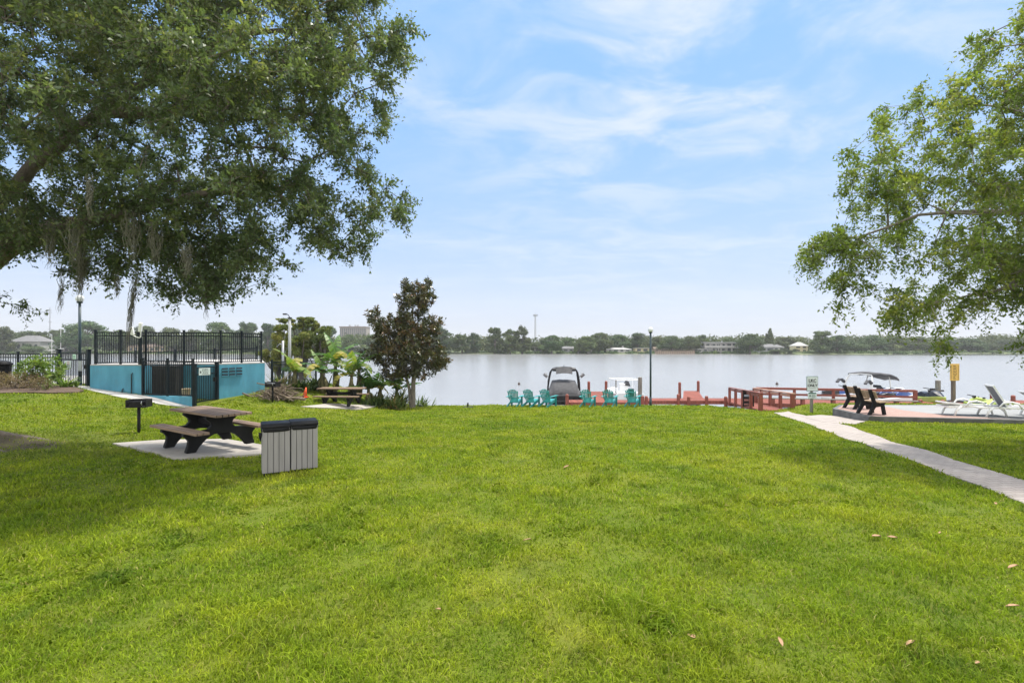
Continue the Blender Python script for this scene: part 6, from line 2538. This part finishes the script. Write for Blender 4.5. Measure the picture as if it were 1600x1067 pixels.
def strap_bush(name, label, p, n, L, W, mat, tint0, tint1, cat='plant', rise=(35, 88), spread=0.25, group=None):
    V, Q, T = [], [], []
    for k in range(n):
        a = random.uniform(0, 6.28)
        rr = abs(random.gauss(0, spread))
        blade_leaf(V, Q, T, (math.cos(a) * rr, math.sin(a) * rr, 0.0), random.uniform(0, 6.28), L * random.uniform(0.6, 1.1), W * random.uniform(0.7, 1.2), R(random.uniform(*rise)), random.uniform(0.3, 1.7), random.uniform(tint0, tint1), 0, 6)
    o = np_mesh(name, np.array(V), np.array(Q), None, mat, np.clip(T, 0, 1), None, p)
    return tag(o, label, cat, group)


for lab, u, d, n, L, W, t0, t1 in (
        ('clump of green strap leaved lilies under the low banana plant', 596, 25.4, 90, 0.95, 0.06, 0.1, 0.8),
        ('strappy clump with brown dead blades left of the magnolia trunk', 615, 25.0, 90, 0.9, 0.06, 0.35, 1.0),
        ('bright arching strap leaved clump behind the left of the magnolia trunk', 626, 27.2, 110, 1.25, 0.07, 0.35, 0.9),
        ('low strap leaved clump right of the magnolia trunk', 660, 28.0, 60, 0.75, 0.06, 0.1, 0.7),
        ('dark strap leaved clump between far picnic table and magnolia', 580, 25.0, 70, 0.7, 0.05, 0.0, 0.5),
        ('low leafy clump beneath the banana plant by the white pole', 470, 23.8, 90, 0.7, 0.09, 0.1, 0.6),
        ('leafy clump growing behind the orange cone at the banana stems', 492, 24.8, 90, 0.9, 0.10, 0.1, 0.7),
        ('rough grassy clump right of the blue wall corner by the pole', 436, 23.2, 70, 1.0, 0.06, 0.3, 0.95)):
    x = px(u, d)
    strap_bush('strap_plant', lab, (x, d, float(zg(x, d)) - 0.03), n, L, W, 'strap_leaf', t0, t1, group='strap leaved plants on the lake bank')


def shrub(label, u, d, wd, h, n, mat, leaf, lw, z=None, droop=0.1, tone=0.0):
    x = px(u, d)
    z = float(zg(x, d)) if z is None else z
    root = thing('garden_shrub', label, 'shrub', (x, d, z))
    C = np.stack([rng.uniform(-1, 1, n) * wd / 2, rng.uniform(-1, 1, n) * wd * 0.4, rng.uniform(0.25, 1, n) * h], 1)
    e = (C[:, 0] / (wd / 2)) ** 2 + (C[:, 1] / (wd * 0.4)) ** 2 + ((C[:, 2] - h * 0.45) / (h * 0.58)) ** 2
    C = C[e < 1.05]
    limbs = [([np.array((s * wd * 0.08, 0, -0.05)), np.array((s * wd * 0.16, 0, h * 0.35))], [0.03, 0.02]) for s in (-1, 0.2, 1)]
    (a, b, r0, r1), dirs = grow(limbs, C, 0.2, 0.004, 0.45)
    v, q, t, (c, ee) = sprays(C, dirs, rad=0.24, twigs=5, leaves=9, leaf_l=leaf, leaf_w=lw, out=0.7, spread=0.7, droop=droop, up=0.4, tone=np.full(len(C), tone), clump_tone=0.12)
    V1, Q1 = tubes_np(a, b, r0, r1, 5)
    np_mesh('stems', V1, Q1, None, 'brush_wood', None, root)
    np_mesh('foliage', v, q, None, mat, t, root)


shrub('bright yellow green shrub in the mulch bed before the left pool fence', 62, 19.6, 1.5, 1.15, 60, 'shrub_leaf', 0.15, 0.05)
shrub('brown woody lower half of the bed beneath the bright shrub', 48, 19.2, 1.0, 0.7, 45, 'dry_shrub', 0.08, 0.03)
shrub('dull pinkish groundcover shrub at the left edge of the mulch bed', 22, 18.6, 1.6, 0.55, 60, 'dry_shrub', 0.06, 0.03, tone=0.15)
shrub('small brownish round shrub at the front of the mulch bed', 58, 18.2, 0.75, 0.45, 25, 'dry_shrub', 0.05, 0.025, tone=-0.1)
for lab, u, d, L, n in (('pale spiky agave like plant at the front of the mulch bed', 73, 18.6, 0.55, 34), ('small spiky plant by the left pool gate post', 100, 19.3, 0.6, 30), ('tiny spiky plant at the foot of the left lamp post', 119, 19.5, 0.35, 20), ('thin spiky plant under the left pool gate sign', 109, 19.4, 0.55, 16)):
    x = px(u, d)
    strap_bush('spiky_plant', lab, (x, d, float(zg(x, d)) + 0.03), n, L, 0.05, 'shrub_leaf', 0.1, 0.8, spread=0.06)


# ================================================================== fallen leaves
def fallen_leaf(label, u, v, L, rz):
    p = G(u, v)
    m = MB()
    top, bot = [], []
    n = 7
    vs, fs = [], []
    for i in range(n):
        t = i / (n - 1)
        wd = 0.40 * L * math.sin(math.pi * min(0.97, max(0.03, t))) ** 0.8
        lift = 0.12 * L * math.sin(2.2 * t)
        for s in (-1, 0, 1):
            vs.append((t * L - L / 2, s * wd / 2 * (1 if s else 0), lift + (0.10 * L if s else 0) * (0.5 + 0.5 * t)))
    for i in range(n - 1):
        for s in (0, 1):
            fs.append((i * 3 + s, i * 3 + s + 1, (i + 1) * 3 + s + 1, (i + 1) * 3 + s))
    k = len(vs)
    vs += [(x, y, z - 0.002) for x, y, z in vs]
    fs += [tuple(k + q for q in f[::-1]) for f in fs]
    m.add(vs, fs)
    o = m.build('fallen_leaf', 'dead_leaf', None, (p.x, p.y, p.z + 0.035), rz)
    o.rotation_euler = (random.uniform(-0.3, 0.3), random.uniform(-0.25, 0.25), rz)
    tag(o, label, 'leaf', 'dry leaves fallen on the lawn')


for lab, u, v, L, rz in (
        ('curled dry leaf, left one of a close pair on the right lawn', 1369, 844, 0.12, 0.2),
        ('dry leaf, right one of a close pair on the right lawn', 1394, 845, 0.09, -0.5),
        ('small dry leaf to the right of the close pair', 1468, 838, 0.07, 0.4),
        ('dry leaf on the grass just below the paved path', 1556, 791, 0.08, 0.9),
        ('large dry leaf at the right edge of the lawn', 1583, 892, 0.11, 0.1),
        ('dark dry leaf low at the right edge of the lawn', 1582, 955, 0.10, -0.2),
        ('pale flat dry leaf near the bottom right of the lawn', 1423, 1013, 0.09, 0.3),
        ('upright dry leaf near the bottom middle right of the lawn', 1219, 1011, 0.08, 1.5),
        ('pale dry leaf near the bottom centre of the lawn', 1082, 1003, 0.08, -0.6),
        ('small dry leaf in the middle of the lawn', 824, 849, 0.09, 0.1),
        ('light tan leaf in the lower left centre of the lawn', 684, 960, 0.09, -0.9),
        ('tiny leaf far out in the middle of the lawn', 885, 733, 0.12, 0.2),
        ('brown leaf at the bottom right corner of the lawn', 1527, 1044, 0.06, 0.5)):
    fallen_leaf(lab, u, v, L, rz)


# ================================================================== air
m = bpy.data.materials.new('haze')
m.use_nodes = True
t = NT(m.node_tree)
t.n.clear()
o = t.add('ShaderNodeOutputMaterial')
pv = t.add('ShaderNodeVolumePrincipled')
pv.inputs['Color'].default_value = (0.97, 0.98, 1.0, 1)
pv.inputs['Density'].default_value = 0.00028
pv.inputs['Anisotropy'].default_value = 0.2
t.l.new(pv.outputs[0], o.inputs['Volume'])
MATS['haze'] = m
k = MB()
k.box((0, 390, 32), (1960, 860, 80))
tag(k.build('haze', 'haze'), kind='stuff')
